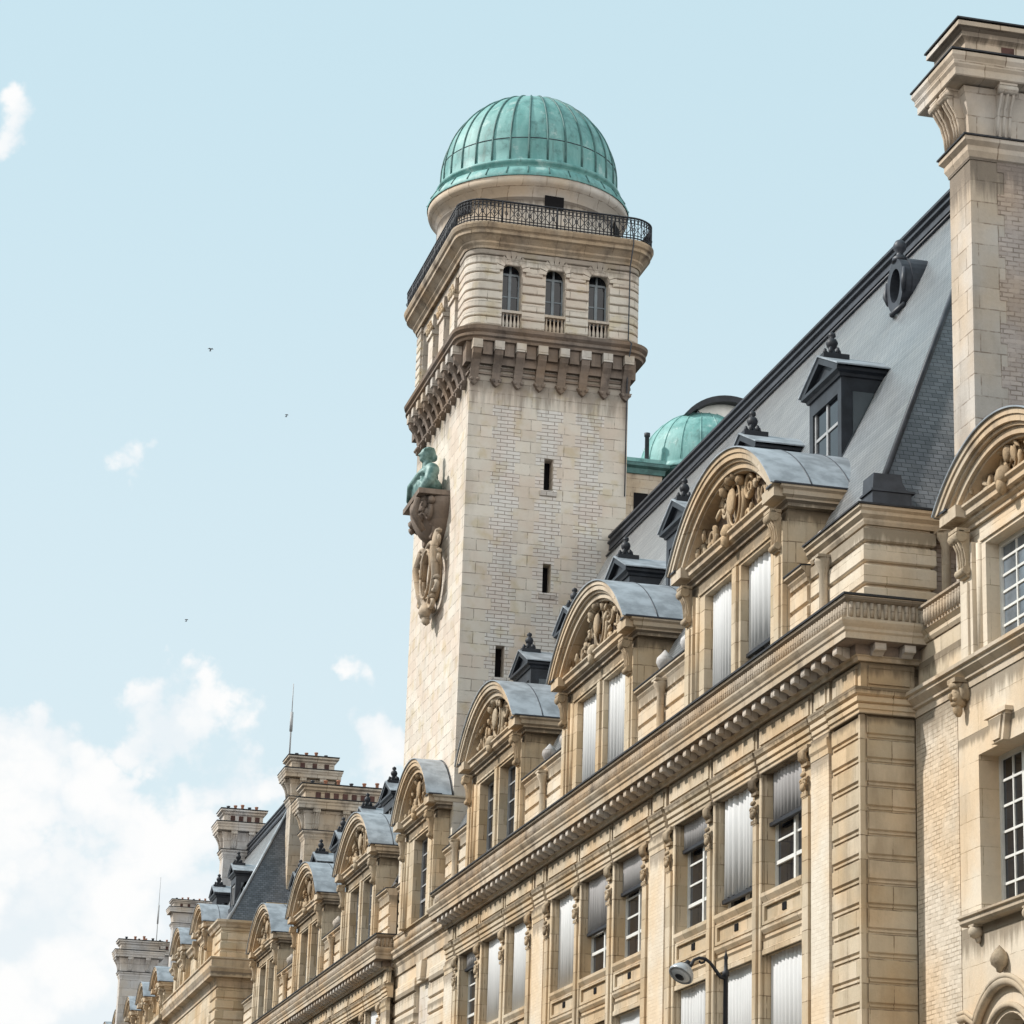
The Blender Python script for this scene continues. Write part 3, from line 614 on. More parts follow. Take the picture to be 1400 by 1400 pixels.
def roof_dormer(root, X, yc, z0=18.65, ze=20.45, za=21.15, hw=.92, slope=2.0, fin=True, kx=None):
    """slate-hung lucarne with a small pediment and a turned finial; roof plane runs back to the slates"""
    zs = lambda z: (z-16.1)/slope+16.4 if kx is None else (z-kx[1])/slope+kx[0]
    m = MB(); xb = zs(ze)+.25
    m.box(X, X+.12, yc-hw, yc-hw+.2, z0-.1, ze); m.box(X, X+.12, yc+hw-.2, yc+hw, z0-.1, ze); m.box(X, X+.12, yc-hw+.2, yc+hw-.2, ze-.3, ze)
    m.box(X-.06, X+.12, yc-hw-.03, yc+hw+.03, z0-.2, z0)
    for s in (-1, 1):
        ya, yb = sorted((yc+s*hw, yc+s*(hw-.10)))
        m.prism([(X+.121, z0-.6), (xb-.4, ze-.25), (xb, ze-.25), (xb, ze), (X+.121, ze), ], 'y', ya, yb)
    o = m.build('roof_dormer', 'dark_slate_paint', root)
    for s in (-1, 1):
        ya, yb = sorted((yc+s*hw, yc+s*(hw-.04))); e = .02*s; m = MB()
        m.prism([(X+.24, z0+.12), (zs(z0+.12)-.02, z0+.12), (xb-.42, ze-.30), (X+.24, ze-.30)], 'y', ya+e, yb+e)
        m.build('cheek_panel', 'cheek_glass', o)
    m = MB(); w = hw+.16
    path = [(X+1.6 if xb > X+1.6 else xb, yc+hw), (X, yc+hw), (X, yc-hw), (xb, yc-hw)]
    m.sweep([(xb, yc+hw), (X, yc+hw), (X, yc-hw), (xb, yc-hw)], [(-.1, ze), (.04, ze), (.06, ze+.06), (.14, ze+.10), (.14, ze+.17), (-.1, ze+.18)])
    for s in (-1, 1):                                           # raking cornices
        m.prism([(yc+s*(w+.04), ze+.17), (yc, za), (yc, za-.14), (yc+s*(w-.25), ze+.17)], 'x', X-.14, X+.05)
    m.prism([(yc-hw, ze+.15), (yc+hw, ze+.15), (yc, za-.08)], 'x', X-.02, X+.06)
    m.build('gable', 'dark_slate_paint', o)
    xr = zs(za)+.3; m = MB()
    m.prism([(yc-w-.06, ze+.175), (yc, za+.005), (yc+w+.06, ze+.175), (yc+w+.06, ze+.205), (yc, za+.04), (yc-w-.06, ze+.205)], 'x', X-.17, xr)
    m.build('roof_sheet', 'zinc', o)
    m = MB(); m.box(X+.07, X+.10, yc-hw+.2, yc+hw-.2, z0, ze-.3); m.build('glass', 'glass', o)
    m = MB()
    for yy in (yc-hw+.24, yc, yc+hw-.24): m.box(X+.04, X+.07, yy-.035, yy+.035, z0, ze-.3)
    m.box(X+.045, X+.068, yc-hw+.2, yc+hw-.2, z0+.9, z0+.96); m.build('window_frame', 'grey_paint', o)
    if fin:
        m = MB(); zt = za+.0
        m.box(X-.1, X+.45, yc-.2, yc+.2, zt-.12, zt+.06)
        m.lathe([(0, zt+.05), (.16, zt+.05), (.14, zt+.10), (.07, zt+.15), (.055, zt+.20), (.105, zt+.26), (.125, zt+.33), (.09, zt+.41), (.04, zt+.44), (.08, zt+.48), (.068, zt+.54), (0, zt+.58)], X+.15, yc, 12)
        for k in range(6): m.ball((X+.15+.15*math.cos(k*1.047), yc+.15*math.sin(k*1.047), zt+.13), (.05, .05, .09), 6, 4)
        m.build('finial', 'dark_paint', o)
    return o
def hip_roof(root, x0, y0, y1, z0, slope, zr, x1, mat='slate', far_hip=False, cap=True):
    t = (zr-z0)/slope; xr = x0+t
    m = MB(); ya = y0+t; yb = y1-t if far_hip else y1
    vs = [(x0, y0, z0), (x0, y1, z0), (x1, y1, z0), (x1, y0, z0), (xr, ya, zr), (xr, yb, zr)]
    xr2 = max(xr, x1-t); vs += [(xr2, ya, zr), (xr2, yb, zr)]
    m.add(vs, [(0, 1, 5, 4), (0, 4, 6, 3), (3, 6, 7, 2), (1, 2, 7, 5), (4, 5, 7, 6), (0, 3, 2, 1)])
    o = m.build('roof', mat, root)
    if cap:
        m = MB(); m.sweep([(xr, yb), (xr, ya), (xr2+.01, ya)], [(-.3, zr-.02), (.12, zr-.16), (.16, zr-.16), (.13, zr+.02), (.20, zr+.05), (.20, zr+.10), (.12, zr+.12), (.12, zr+.22), (.18, zr+.25), (.18, zr+.31), (-.3, zr+.34)])
        m.tube([(xr-.21, yb, zr-.33), (xr-.21, ya, zr-.33)], .035, 6)
        m.build('ridge_cap', 'lead', o)
        m = MB(); d = Vector((xr-x0, ya-y0, zr-z0)); 
        m.tube([(x0-.01, y0-.01, z0+.02), (xr-.01, ya-.01, zr)], .055, 6); m.build('hip_flashing', 'lead', o)
    return o
def chimney(root, x0, x1, y0, y1, zb, zt, s=1.0, mat='grey_stone', pots=4, slots=3, consoles=2, brick=None, name='chimney', toff=0.0):
    """tall stack: shaft, necking, flared bell with consoles, heavy cornice, slotted attic, cap and pots; s scales the head"""
    Z = lambda d: zt-d*s
    path = [(x0, y1), (x0, y0), (x1, y0), (x1, y1)]
    m = MB(); m.box(x0, x1, y0, y1, zb, Z(.45))
    sh = m.build(name, mat, root)
    m = MB(); sw = lambda pr: m.sweep(path, [(o*s, Z(d)) for o, d in pr], closed=True)
    sw([(-.1, 2.76), (.02, 2.76), (.03, 2.70), (.08, 2.60), (.08, 2.50), (.16, 2.42), (.16, 2.34), (-.1, 2.33)])
    sw([(-.1, 1.30), (.44, 1.26), (.46, 1.24), (.46, 1.10), (.50, 1.04), (.50, .96), (.55, .88), (.55, .80), (-.1, .78)])
    sw([(-.1, .79), (.10, .79), (.10, .36), (.12, .33), (.20, .27), (.20, .18), (.32, .11), (.32, .02), (-.1, 0)])
    m.build('moulding', mat, sh)
    m = MB()
    for o1, d1 in ((.57, .775), (.35, -.01), (.19, 2.335)): m.sweep(path, [(-.1*s, Z(d1)+.002), (o1*s, Z(d1)+.002), (o1*s, Z(d1)+.032), (-.1*s, Z(d1)+.05)], closed=True)
    m.build('lead_flashing', 'flashing', sh)
    m = MB(); n = 8
    prof = [(-.1, 2.34)]+[(.02+.16*(i/n)**2.2, 2.34-1.02*i/n) for i in range(n+1)]+[(-.1, 1.32)]
    sw(prof)
    bell = m.build('bell', mat, sh)
    def cons(px, py, dx, dy):
        a = [(.0, 2.28), (.10, 2.26), (.13, 2.0), (.20, 1.75), (.32, 1.55), (.38, 1.42), (.38, 1.31), (.0, 1.31)]; w = .15*s
        t = Vector((-dy, dx, 0)); m = MB()
        P = lambda o, d, k: Vector((px+dx*o*s, py+dy*o*s, Z(d)))+t*k
        q = [P(o, d, 0) for o, d in a]; k = len(q)
        m.add([v-t*w for v in q]+[v+t*w for v in q], [(i, (i+1) % k, k+(i+1) % k, k+i) for i in range(k)]+[tuple(range(k))[::-1], tuple(range(k, 2*k))])
        for e in (-.8, 0, .8): m.tube([P(o+.01, d, e*w) for o, d in a[1:6]], .035*s, 5)
        m.tube([P(.36, 1.40, -w*1.25), P(.36, 1.40, w*1.25)], .095*s, 10); m.box(*sorted((px+dx*0-abs(t.x)*w*1.2, px+dx*.42*s+abs(t.x)*w*1.2)), *sorted((py-abs(t.y)*w*1.2, py+dy*.42*s+abs(t.y)*w*1.2)), Z(1.315), Z(1.262))
        m.build('chimney_console', mat, bell)
    for i in range(consoles):
        f = (i+.5)/consoles if consoles < 3 else (.12+.76*i/(consoles-1)); cons(x0+(x1-x0)*f, y0, 0, -1)
    if consoles:
        cons(x0, y0+(y1-y0)*.28, -1, 0); cons(x0, y0+(y1-y0)*.75, -1, 0)
    if slots:
        m = MB(); mm = MB(); ww = .26*s
        for i in range(slots):
            c = x0+(x1-x0)*(.08+.92*(i+.5)/slots) if slots > 2 else x0+(x1-x0)*(i+.5)/slots
            MB().box(c-ww/2, c+ww/2, y0-.115*s, y0+.1, Z(.74), Z(.365)).build('flue_slot', 'flue_dark', sh)
    for i in range(pots):
        f = (i+.5)/pots; r = .11*s; c = x0+(x1-x0)*f; h = (.34+.12*((i*7) % 3)/2)*s
        m = MB(); m.lathe([(0, zt-.02), (r, zt-.02), (r*1.05, zt+.05*s), (r*.8, zt+.1*s), (r*.75, zt+h*.8), (r, zt+h*.85), (r, zt+h), (r*.6, zt+h), (r*.6, zt+h*.6), (0, zt+h*.6)], c, (y0+y1)/2, 10)
        m.build('chimney_pot', 'terracotta' if i % 3 else 'lead', sh)
    return sh
# ================================================================== MAIN WING
F = lambda *a: a
UP = (1.0, 'blind', 4, 2, True)
def K(blind=0.0, mat='blind', rows=4, cols=2, plain=True, frame='white_paint', glass='glass'): return (blind, mat, rows, cols, plain, frame, glass)
main = thing('university_wing', 'long golden stone university wing with three arched stone dormers, grey slate roof and fluted cornice', 'building', (16, 42.24, 0))
BAYS = [44.63, 54.68, 64.79]
facade(main, 16, (42.24, 74.8), BAYS,
       [[K(.40, 'grey_blind'), K(.86), K(.22, 'grey_blind')], [K(.30, 'grey_blind'), K(.52, 'grey_blind'), K(.97)], [K(1), K(1), K(.16, 'grey_blind')]],
       [[K(1), K(1), K(1)], [K(1), K(.3, 'grey_blind'), K(1)], [K(.6), K(1), K(1)]], corner=(42.24, 17.06), far_cut=.45)
# body behind the front: side wall, party walls
m = MB(); m.box(16.66, 26, 42.5, 42.7, 0, 15.9); m.box(25.6, 26, 42.6, 76, 0, 16.0); m.box(16.66, 26, 74.5, 74.8, 0, 14)
m.box(16.3, 16.7, 42.72, 76.3, 13.9, 15.9); m.build('party_wall', 'limestone', main)
# rusticated corner pier
m = MB(); z = .1
m.box(16.0, 16.085, 42.24, 42.325, 0, 12.28)
m.box(16.05, 16.101, 42.325, 43.70, 0, 12.28); m.box(16.085, 17.0, 42.29, 42.40, 0, 12.28)
k = 0; zz = 11.96-.409*29
while zz < 12.0:
    z1 = min(zz+.409-.085, 12.26)
    pr = [(-.04, zz+.0), (.0, zz+.0), (.035, zz+.03), (.035, z1-.03), (.0, z1), (-.04, z1)]
    m.prism([(16.05-o, z) for o, z in pr], 'y', 42.37, 43.66)
    pr = [(-.04, zz), (.01, zz), (.035, zz+.02), (.035, z1-.02), (.01, z1), (-.04, z1)]
    m.prism([(42.29-o, z) for o, z in pr], 'x', 16.13, 16.985)
    m.box(16.025, 16.051, 42.40, 43.63, z1+.028, z1+.056); m.box(16.15, 16.97, 42.268, 42.291, z1+.028, z1+.056)
    zz += .409
m.build('rusticated_pier', 'limestone', main)
m = MB()
path = [(16.03, 43.66), (16.03, 42.27), (17.0, 42.27)]
m.sweep(path, ARCH(12.29, .03)); m.sweep(path, [(-.1, 12.75), (.0, 12.75), (.0, 13.19), (-.1, 13.19)])
m.box(15.99, 16.035, 42.42, 43.5, 12.82, 13.14); m.box(16.16, 16.9, 42.235, 42.275, 12.82, 13.14)
m.build('pier_capital', 'limestone', main)
# arched dormers, one per bay
ops = [(-2.05, -.27), (.27, 2.05)]
dormer(main, 16, 48.95, 3.05, ops, wins=[K(.70), K(1.0)], seed=3)
dormer(main, 16, 58.9, 3.05, ops, wins=[K(1.0), K(.97)], seed=4)
dormer(main, 16, 69.1, 3.05, ops, wins=[K(.0, frame='grey_paint'), K(.0, frame='grey_paint')], seed=5)
attic(main, 16, 51.98+.03, 55.85, cols=(53.85,), balls=((54.5, .20), (52.75, .20)))
attic(main, 16, 61.98, 66.05, cols=(63.9,), balls=((64.4, .20), (62.7, .20)))
attic(main, 16, 72.18, 74.6, cols=(73.75,), balls=((72.8, .2),))
attic(main, 16, 44.95, 45.92, 15.62, balls=((44.75, .20),))
# corner block of the attic
m = MB(); m.box(16.16, 17.33, 42.30, 44.95, 14.1, 15.7); z = 14.16
for h in (.42, .40, .36, .30):
    z2 = z+h-.05
    pr = [(-.03, z), (.05, z+.0), (.08, z+.025), (.08, z2-.025), (.05, z2), (-.03, z2)]
    m.sweep([(16.16, 44.9), (16.16, 42.30), (17.33, 42.30), (17.33, 42.6)], pr); z += h
m.box(16.14, 16.16, 42.4, 44.9, 14.1, 15.6)
blk = m.build('attic_corner', 'pale_limestone', main)
m = MB(); m.sweep([(16.13, 44.95), (16.13, 42.27), (18.5, 42.27)], [(-.4, 16.022), (.20, 15.954), (.20, 15.985), (-.4, 16.05)]); m.build('lead_flashing', 'flashing', blk)
m = MB(); pa = [(16.13, 44.95), (16.13, 42.27), (18.5, 42.27)]
m.sweep(pa, [(-.4, 15.64), (.02, 15.64), (.05, 15.70), (.05, 15.74), (.12, 15.80), (.12, 15.86), (.17, 15.90), (.17, 15.95), (-.4, 16.02)]); m.build('coping', 'cornice_stone', blk)
m = MB(); m.box(16.28, 17.0, 42.30, 42.85, 15.99, 16.30)
m.prism([(16.30, 16.30), (17.05, 16.30), (16.93, 16.36), (16.85, 16.48), (16.83, 16.62), (16.32, 16.62)], 'y', 42.34, 42.85); m.box(16.25, 17.06, 42.27, 42.85, 16.28, 16.32)
m.build('roof_pedestal', 'lead', blk)
colonnette(blk, 17.55, 42.12, 14.3, 15.6); colonnette(blk, 16.0, 44.0, 14.16, 15.5)
m = MB(); m.box(17.33, 18.6, 42.4, 42.6, 13.9, 15.7); m.build('side_wall', 'mauve_brick', main)
# slate roof with hip, cap and lucarnes
hip_roof(main, 16.38, 42.5, 76.4, 16.05, 2.0, 25.4, 31)
rd = roof_dormer(main, 17.72, 48.62)
for k in range(1, 6):
    copy_part(rd, main, dy=5.02*k)
# round dormer
m = MB(); n = 28; cy, cz, xf = 49.75, 23.40, 19.80
for r0, r1, a, b in ((.29, .46, xf-.12, xf+.10), (.40, .49, xf+.08, xf+1.1)):
    vs = []
    for i in range(n):
        t = 2*math.pi*i/n
        for r, x in ((r1, a), (r0, a), (r0, b), (r1, b)): vs.append((x, cy+r*math.cos(t)*1.0, cz+r*math.sin(t)*1.28))
    m.add(vs, [(i*4+k, ((i+1) % n)*4+k, ((i+1) % n)*4+(k+1) % 4, i*4+(k+1) % 4) for i in range(n) for k in range(4)], False)
for s in (-1, 1):
    m.tube([(xf-.1, cy+s*.43, cz-.28), (xf-.13, cy+s*.51, cz-.08), (xf-.1, cy+s*.49, cz+.24)], [.04, .065, .04], 6)
m.tube([(xf-.05, cy-.36, cz-.52), (xf-.2, cy, cz-.66), (xf-.05, cy+.36, cz-.52)], .055, 6)
oe = m.build('round_dormer', 'lead', main)
m = MB(); m.lathe([(0, cz+.54), (.18, cz+.54), (.16, cz+.64), (.08, cz+.70), (.07, cz+.76), (.13, cz+.83), (.14, cz+.93), (.09, cz+1.02), (0, cz+1.07)], xf, cy, 12); m.build('finial', 'lead', oe)
m = MB(); m.prism([(cy+.32*math.cos(2*math.pi*i/20), cz+.40*math.sin(2*math.pi*i/20)) for i in range(20)], 'x', xf+.10, xf+.14); m.build('glass', 'glass', oe)

# ================================================================== NEAR BUILDING (right edge)
near = thing('corner_house', 'set-back brick and stone building at right edge with one tall chimney and arched dormer', 'building', (17, 42.2, 0))
WC = 38.65
m = MB(); m.wall('x', 17.0, 26, 42.24, 0, 12.45, [(WC-.96, WC+.96, 8.58, 11.12), (WC-.92, WC+.92, 3.0, 6.98), (WC-9.3, WC-7.3, 8.58, 11.12)], .6)
m.box(17.55, 17.9, 26, 42.2, 0, 12.4); m.box(17.6, 26, 26, 26.4, 0, 14)
# arch corner pieces of the lower opening
for s in (-1, 1):
    m.prism([(WC+s*.94, 5.9)]+[(WC+s*.94*math.cos(a), 5.9+1.06*math.sin(a)) for a in [i*math.pi/2/10 for i in range(1, 11)]]+[(WC, 6.99), (WC+s*.94, 6.99)], 'x', 17.002, 17.4)
near_wall = m.build('wall', 'pale_limestone', near)
m = MB(); m.box(16.988, 17.05, 40.42, 42.2, 0, 12.25); m.box(16.988, 17.05, 36.0, 38.3-1.0, 11.3, 12.25); m.box(16.988, 17.05, 31, 36.2, 0, 11.2)
m.build('brick_panel', 'brick', near)
m = MB()
m.sweep([(17, 42.236), (17, 26)], [(-.1, 12.28), (.02, 12.28), (.02, 12.40), (.07, 12.42), (.07, 12.46), (.17, 12.55), (.17, 12.60), (.22, 12.62), (.22, 12.68), (-.1, 12.76)])
sc = m.build('string_course', 'cornice_stone', near)
# carved head under the string course
def head(par, X, y, z, s):
    m = MB(); rnd = random.Random(5)
    m.ball((X-.10*s, y, z), (.16*s, .13*s, .20*s), 12, 9); m.ball((X-.27*s, y, z-.02*s), (.05*s, .035*s, .07*s), 8, 5)
    for s2 in (-1, 1):
        m.ball((X-.20*s, y+s2*.06*s, z+.05*s), (.04*s, .035*s, .025*s), 6, 4); m.ball((X-.22*s, y+s2*.055*s, z-.06*s), (.05*s, .05*s, .04*s), 6, 4)
        m.ball((X-.05*s, y+s2*.15*s, z+.06*s), (.12*s, .06*s, .16*s), 8, 5, noise=.15, rnd=rnd)
    m.ball((X-.20*s, y, z-.14*s), (.07*s, .08*s, .05*s), 8, 5); m.ball((X-.14*s, y, z-.24*s), (.09*s, .08*s, .12*s), 8, 6, noise=.1, rnd=rnd)
    m.ball((X-.12*s, y, z+.17*s), (.17*s, .16*s, .09*s), 10, 5, noise=.12, rnd=rnd)
    m.box(X-.26*s, X, y-.17*s, y+.17*s, z+.22*s, z+.30*s)
    m.build('carved_head', 'carved_stone', par)
head(near, 17.0, 40.1, 12.17, .95)
# keystone, sill with ball brackets, acorn, hood moulding
m = MB(); m.prism([(WC-.36, 11.58), (WC+.36, 11.58), (WC+.22, 11.125), (WC-.22, 11.125)], 'x', 16.90, 17.01); m.box(16.86, 17.01, WC-.42, WC+.42, 11.55, 11.62)
m.prism([(WC-.24, 11.52), (WC+.24, 11.52), (WC+.13, 11.16), (WC-.13, 11.16)], 'x', 16.87, 16.91); m.build('keystone', 'pale_limestone', near)
m = MB(); m.sweep([(17, WC+1.38), (17, WC-1.38)], [(-.3, 8.42), (.16, 8.42), (.20, 8.46), (.20, 8.52), (.24, 8.54), (.24, 8.575), (-.3, 8.59)])
si = m.build('window_sill', 'cornice_stone', near)
for s in (-1, 1):
    m = MB(); m.ball((16.92, WC+s*1.02, 8.31), (.12, .12, .11), 12, 8); m.box(16.84, 17.0, WC+s*1.02-.1, WC+s*1.02+.1, 8.39, 8.425); m.ball((16.96, WC+s*1.02, 8.20), (.05, .06, .07), 8, 6); m.build('bracket', 'cornice_stone', si)
m = MB(); m.lathe([(0, 7.55), (.05, 7.57), (.06, 7.62), (.13, 7.68), (.15, 7.76), (.12, 7.84), (.06, 7.92), (0, 7.98)], 16.90, WC+.08, 12); m.build('acorn', 'carved_stone', near)
m = MB(); ro = 1.38; zc = 7.42-ro; a0 = math.acos(min(1, 1.22/ro))
pts = [(16.93, WC+1.72, 7.03), (16.93, WC+1.42, 7.035)]+[(16.93, WC+ro*math.cos(a), zc+ro*math.sin(a)) for a in [math.radians(38)+math.radians(104)*i/24 for i in range(25)]]+[(16.93, WC-1.42, 7.035), (16.93, WC-1.72, 7.03)]
m.tube(pts, .075, 8)
m.tube([(16.90, y, z+.075) for _, y, z in pts], .045, 6); m.tube([(16.97, WC+1.12*math.cos(a), 5.95+1.12*math.sin(a)) for a in [math.pi*i/24 for i in range(25)]], .05, 6)
m.build('hood_moulding', 'cornice_stone', near)
window(near, 17.34, WC-.96, WC+.96, 8.58, 11.12, 0, rows=6, cols=4, plain=False)
window(near, 17.36, WC-.92, WC+.92, 3.0, 7.0, 0, rows=5, cols=2, plain=False, frame='grey_paint')
m = MB(); m.box(17.42, 17.5, WC-.94, WC+.94, 5.0, 7.0); m.build('doorway_back', 'void', near)
# upper wall, fluted band, dormer
m = MB(); m.box(17.06, 17.5, 39.9, 42.24, 12.7, 13.66); m.box(17.06, 17.5, 26, 35.9, 12.7, 13.66); m.box(17.02, 17.07, 40.0, 42.1, 12.8, 13.2)
m.sweep([(17.06, 42.236), (17.06, 39.98)], [(-.1, 13.50), (.02, 13.50), (.06, 13.56), (.06, 13.62), (.12, 13.68), (-.1, 13.72)])
uw = m.build('upper_wall', 'limestone', near)
m = MB(); m.sweep([(17.06, 41.9), (17.06, 39.98)], [(-.1, 13.722), (.08, 13.722), (.08, 14.06), (.14, 14.09), (.14, 14.13), (-.1, 14.15)])
y = 40.04
while y < 41.85: m.tube([(16.97, y, 13.76), (16.965, y, 13.9), (16.97, y, 14.04)], .042, 5); y += .125
m.build('fluting', 'sooty_stone', uw)
dormer(near, 16.98, 37.9, 2.05, [(-1.22, 1.22)], dz=-2.15, hp=2.35, apex=18.32, zopen0=12.72, wins=[K(0, rows=6, cols=4, plain=False, glass='pale_glass')], seed=9, back=1.6, mat='pale_limestone')
m = MB(); m.add([(17.45, 26, 14.1), (17.45, 41.2, 14.1), (21.5, 41.2, 22.2), (21.5, 26, 22.2), (26, 26, 14.1), (26, 41.2, 14.1)], [(0, 1, 2, 3), (3, 2, 5, 4), (1, 5, 2), (0, 3, 4), (0, 4, 5, 1)]); m.build('roof', 'slate', near)
ch = chimney(near, 17.5, 22.4, 40.64, 41.56, 14.2, 24.52, .92, 'grey_stone', pots=0, slots=7, consoles=3)
m = MB(); m.box(18.12, 22.38, 40.625, 40.66, 15, 22.0)
z = 15.0; k = 0
while z < 21.9:
    if k % 2: m.box(18.0, 18.121, 40.626, 40.66, z, z+.38)
    z += .40; k += 1
m.build('brick_panel', 'mauve_brick', ch)

# ================================================================== TOWER
tw = thing('observatory_tower', 'tall pale stone tower with a ribbed green copper observatory dome and iron balcony', 'tower', (16.4, 76.4, 0))
TX0, TX1, TY0, TY1 = 16.4, 21.42, 76.42, 84.2
m = MB(); slits = [(18.82, 19.10, 26.92, 27.96), (18.87, 19.13, 23.70, 24.64), (17.50, 17.78, 20.98, 21.98)]
m.wall('y', TY0, TX0, TX1, 0, 31.6, slits, .7)
m.box(TX0, TX0+.4, TY0+.7, TY1, 0, 31.6); m.box(TX1-.4, TX1, TY0+.7, TY1, 0, 31.6); m.box(TX0+.4, TX1-.4, TY1-.4, TY1, 0, 31.6); m.box(TX0+.4, TX1-.4, TY0+.701, TY0+.8, 18, 31)
shaft = m.build('shaft', 'tower_stone', tw)
for a, b, c, d in slits:
    m = MB(); m.sweep([(a-.12, TY0), (b+.12, TY0)], [(-.1, c-.16), (.04, c-.16), (.10, c-.06), (.10, c-.0), (-.1, c)]); so_ = m.build('slit_sill', 'tower_stone', tw)
    m = MB(); m.box(a, b, TY0+.45, TY0+.5, c, d); m.build('slit_window', 'void', tw)
# corbels
def corbel_mesh(axis, px, py):
    m = MB(); pr = [(0, 30.22), (.07, 30.22), (.10, 30.40), (.16, 30.62), (.26, 30.82), (.40, 30.98), (.44, 31.10), (.44, 31.42), (0, 31.42)]
    w = .13
    if axis == 'y': m.prism([(py-o, z) for o, z in pr], 'x', px-w, px+w)
    else: m.prism([(px-o, z) for o, z in pr], 'y', py-w, py+w)
    if axis == 'y': m.prism([(px-.19, 30.30), (px+.19, 30.30), (px+.10, 30.14), (px, 30.05), (px-.10, 30.14)], 'y', py-.16, py); m.ball((px-.1, py-.17, 30.22), .06, 6, 4); m.ball((px+.1, py-.17, 30.22), .06, 6, 4)
    else: m.prism([(py-.19, 30.30), (py+.19, 30.30), (py+.10, 30.14), (py, 30.05), (py-.10, 30.14)], 'x', px-.16, px); m.ball((px-.17, py-.1, 30.22), .06, 6, 4); m.ball((px-.17, py+.1, 30.22), .06, 6, 4)
    return m
c0 = corbel_mesh('y', TX0+.12, TY0).build('corbel', 'soot_and_shade', tw)
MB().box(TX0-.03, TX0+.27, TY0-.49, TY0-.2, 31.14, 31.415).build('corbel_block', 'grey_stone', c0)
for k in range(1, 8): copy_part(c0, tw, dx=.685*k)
c1 = corbel_mesh('x', TX0, TY0+.5).build('corbel', 'soot_and_shade', tw)
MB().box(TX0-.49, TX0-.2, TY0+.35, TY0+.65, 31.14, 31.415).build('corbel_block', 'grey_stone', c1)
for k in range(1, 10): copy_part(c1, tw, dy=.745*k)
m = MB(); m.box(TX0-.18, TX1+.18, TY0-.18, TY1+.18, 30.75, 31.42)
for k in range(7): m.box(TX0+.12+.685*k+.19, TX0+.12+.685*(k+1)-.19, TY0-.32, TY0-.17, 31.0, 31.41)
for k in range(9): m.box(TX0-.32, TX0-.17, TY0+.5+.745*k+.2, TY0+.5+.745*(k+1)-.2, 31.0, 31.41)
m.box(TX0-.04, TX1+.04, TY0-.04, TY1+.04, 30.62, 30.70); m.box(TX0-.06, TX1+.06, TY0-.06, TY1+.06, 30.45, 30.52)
m.build('corbel_table', 'soot_and_shade', tw)
def rr(x0, x1, y0, y1, r, n=8):
    p = []
    for cx, cy, a in ((x0+r, y0+r, math.pi), (x1-r, y0+r, 1.5*math.pi), (x1-r, y1-r, 0), (x0+r, y1-r, .5*math.pi)):
        p += [(cx+r*math.cos(a+math.pi/2*i/n), cy+r*math.sin(a+math.pi/2*i/n)) for i in range(n+1)]
    return p
m = MB(); P1 = rr(TX0-.20, TX1+.30, TY0-.22, TY1+.22, .5)
m.sweep(P1, [(-.4, 31.421), (.20, 31.421), (.22, 31.50), (.30, 31.54), (.30, 31.60), (.24, 31.66), (.34, 31.74), (.36, 31.84), (-.1, 31.95), (-.4, 31.95)], closed=True)
m.build('string_course', 'soot_and_shade', tw)
# upper stage
UX0, UX1, UY0, UY1 = 16.2, 21.75, 76.2, 84.65
m = MB(); wins = [(17.29, 17.89), (18.66, 19.28), (20.04, 20.68)]
m.wall('y', UY0+.06, UX0+.55, UX1-.55, 31.9, 34.75, [(a, b, 31.95, 34.16) for a, b in wins], .5)
m.box(UX0+.6, UX1-.06, UY1-.5, UY1-.06, 31.9, 34.75); m.box(UX1-.5, UX1-.06, UY0+.5, UY1-.5, 31.9, 34.75); m.box(UX0+.7, UX0+.9, UY0+.5, UY1-.5, 31.9, 34.75)
for cx, a0 in ((UX0+.55, math.pi), (UX1-.55, 1.5*math.pi)):
    m.lathe([(.49, 31.9), (.49, 34.75)], cx, UY0+.55, 10, False, a0, a0+math.pi/2)
m.lathe([(.49, 31.9), (.49, 34.75)], UX0+.55, UY1-.55, 10, False, math.pi/2, math.pi)
for yy in ((UY0+.55, UY0+1.35), (UY1-1.35, UY1-.55)): m.box(UX0+.06, UX0+.7, *yy, 31.9, 34.75)
m.box(UX0+.06, UX0+.7, UY0+1.35, UY1-1.35, 34.2, 34.75); m.box(UX0+.06, UX0+.7, UY0+1.35, UY1-1.35, 31.9, 32.0)
for a, b in wins:
    c = (a+b)/2; r = (b-a)/2; zs = 34.16-r
    for s in (-1, 1):
        m.prism([(c+s*r, zs)]+[(c+s*r*math.cos(t), zs+r*math.sin(t)) for t in [i*math.pi/16 for i in range(1, 9)]]+[(c, 34.165), (c+s*r, 34.165)], 'y', UY0+.062, UY0+.5)
zz = 31.98; k = 0
while zz < 34.5:
    z1 = min(zz+.275, 34.5); pr = [(-.07, zz+.03), (.0, zz+.03), (.022, zz+.055), (.022, z1-.02), (0, z1), (-.07, z1)]
    arcL = [(UX0+.55+.55*math.cos(t), UY0+.55+.55*math.sin(t)) for t in [math.pi+math.pi/2*i/8 for i in range(9)]]
    arcR = [(UX1-.55+.55*math.cos(t), UY0+.55+.55*math.sin(t)) for t in [1.5*math.pi+math.pi/2*i/8 for i in range(9)]]
    g = .0 if z1 < 33.9 else .10
    if z1 < 34.25:
        m.sweep([(UX0, UY0+1.3)]+arcL+[(wins[0][0]-.02-g, UY0)], pr); m.sweep([(wins[2][1]+.02+g, UY0)]+arcR+[(UX1, UY0+3)], pr)
        for a, b in ((wins[0][1], wins[1][0]), (wins[1][1], wins[2][0])): m.sweep([(a+.02+g, UY0), (b-.02-g, UY0)], pr)
    else: m.sweep([(UX0, UY0+1.3)]+arcL+arcR+[(UX1, UY0+3)], pr)
    m.sweep([(UX0, UY1-.6), (UX0, UY1-1.3)], pr)
    zz += .29
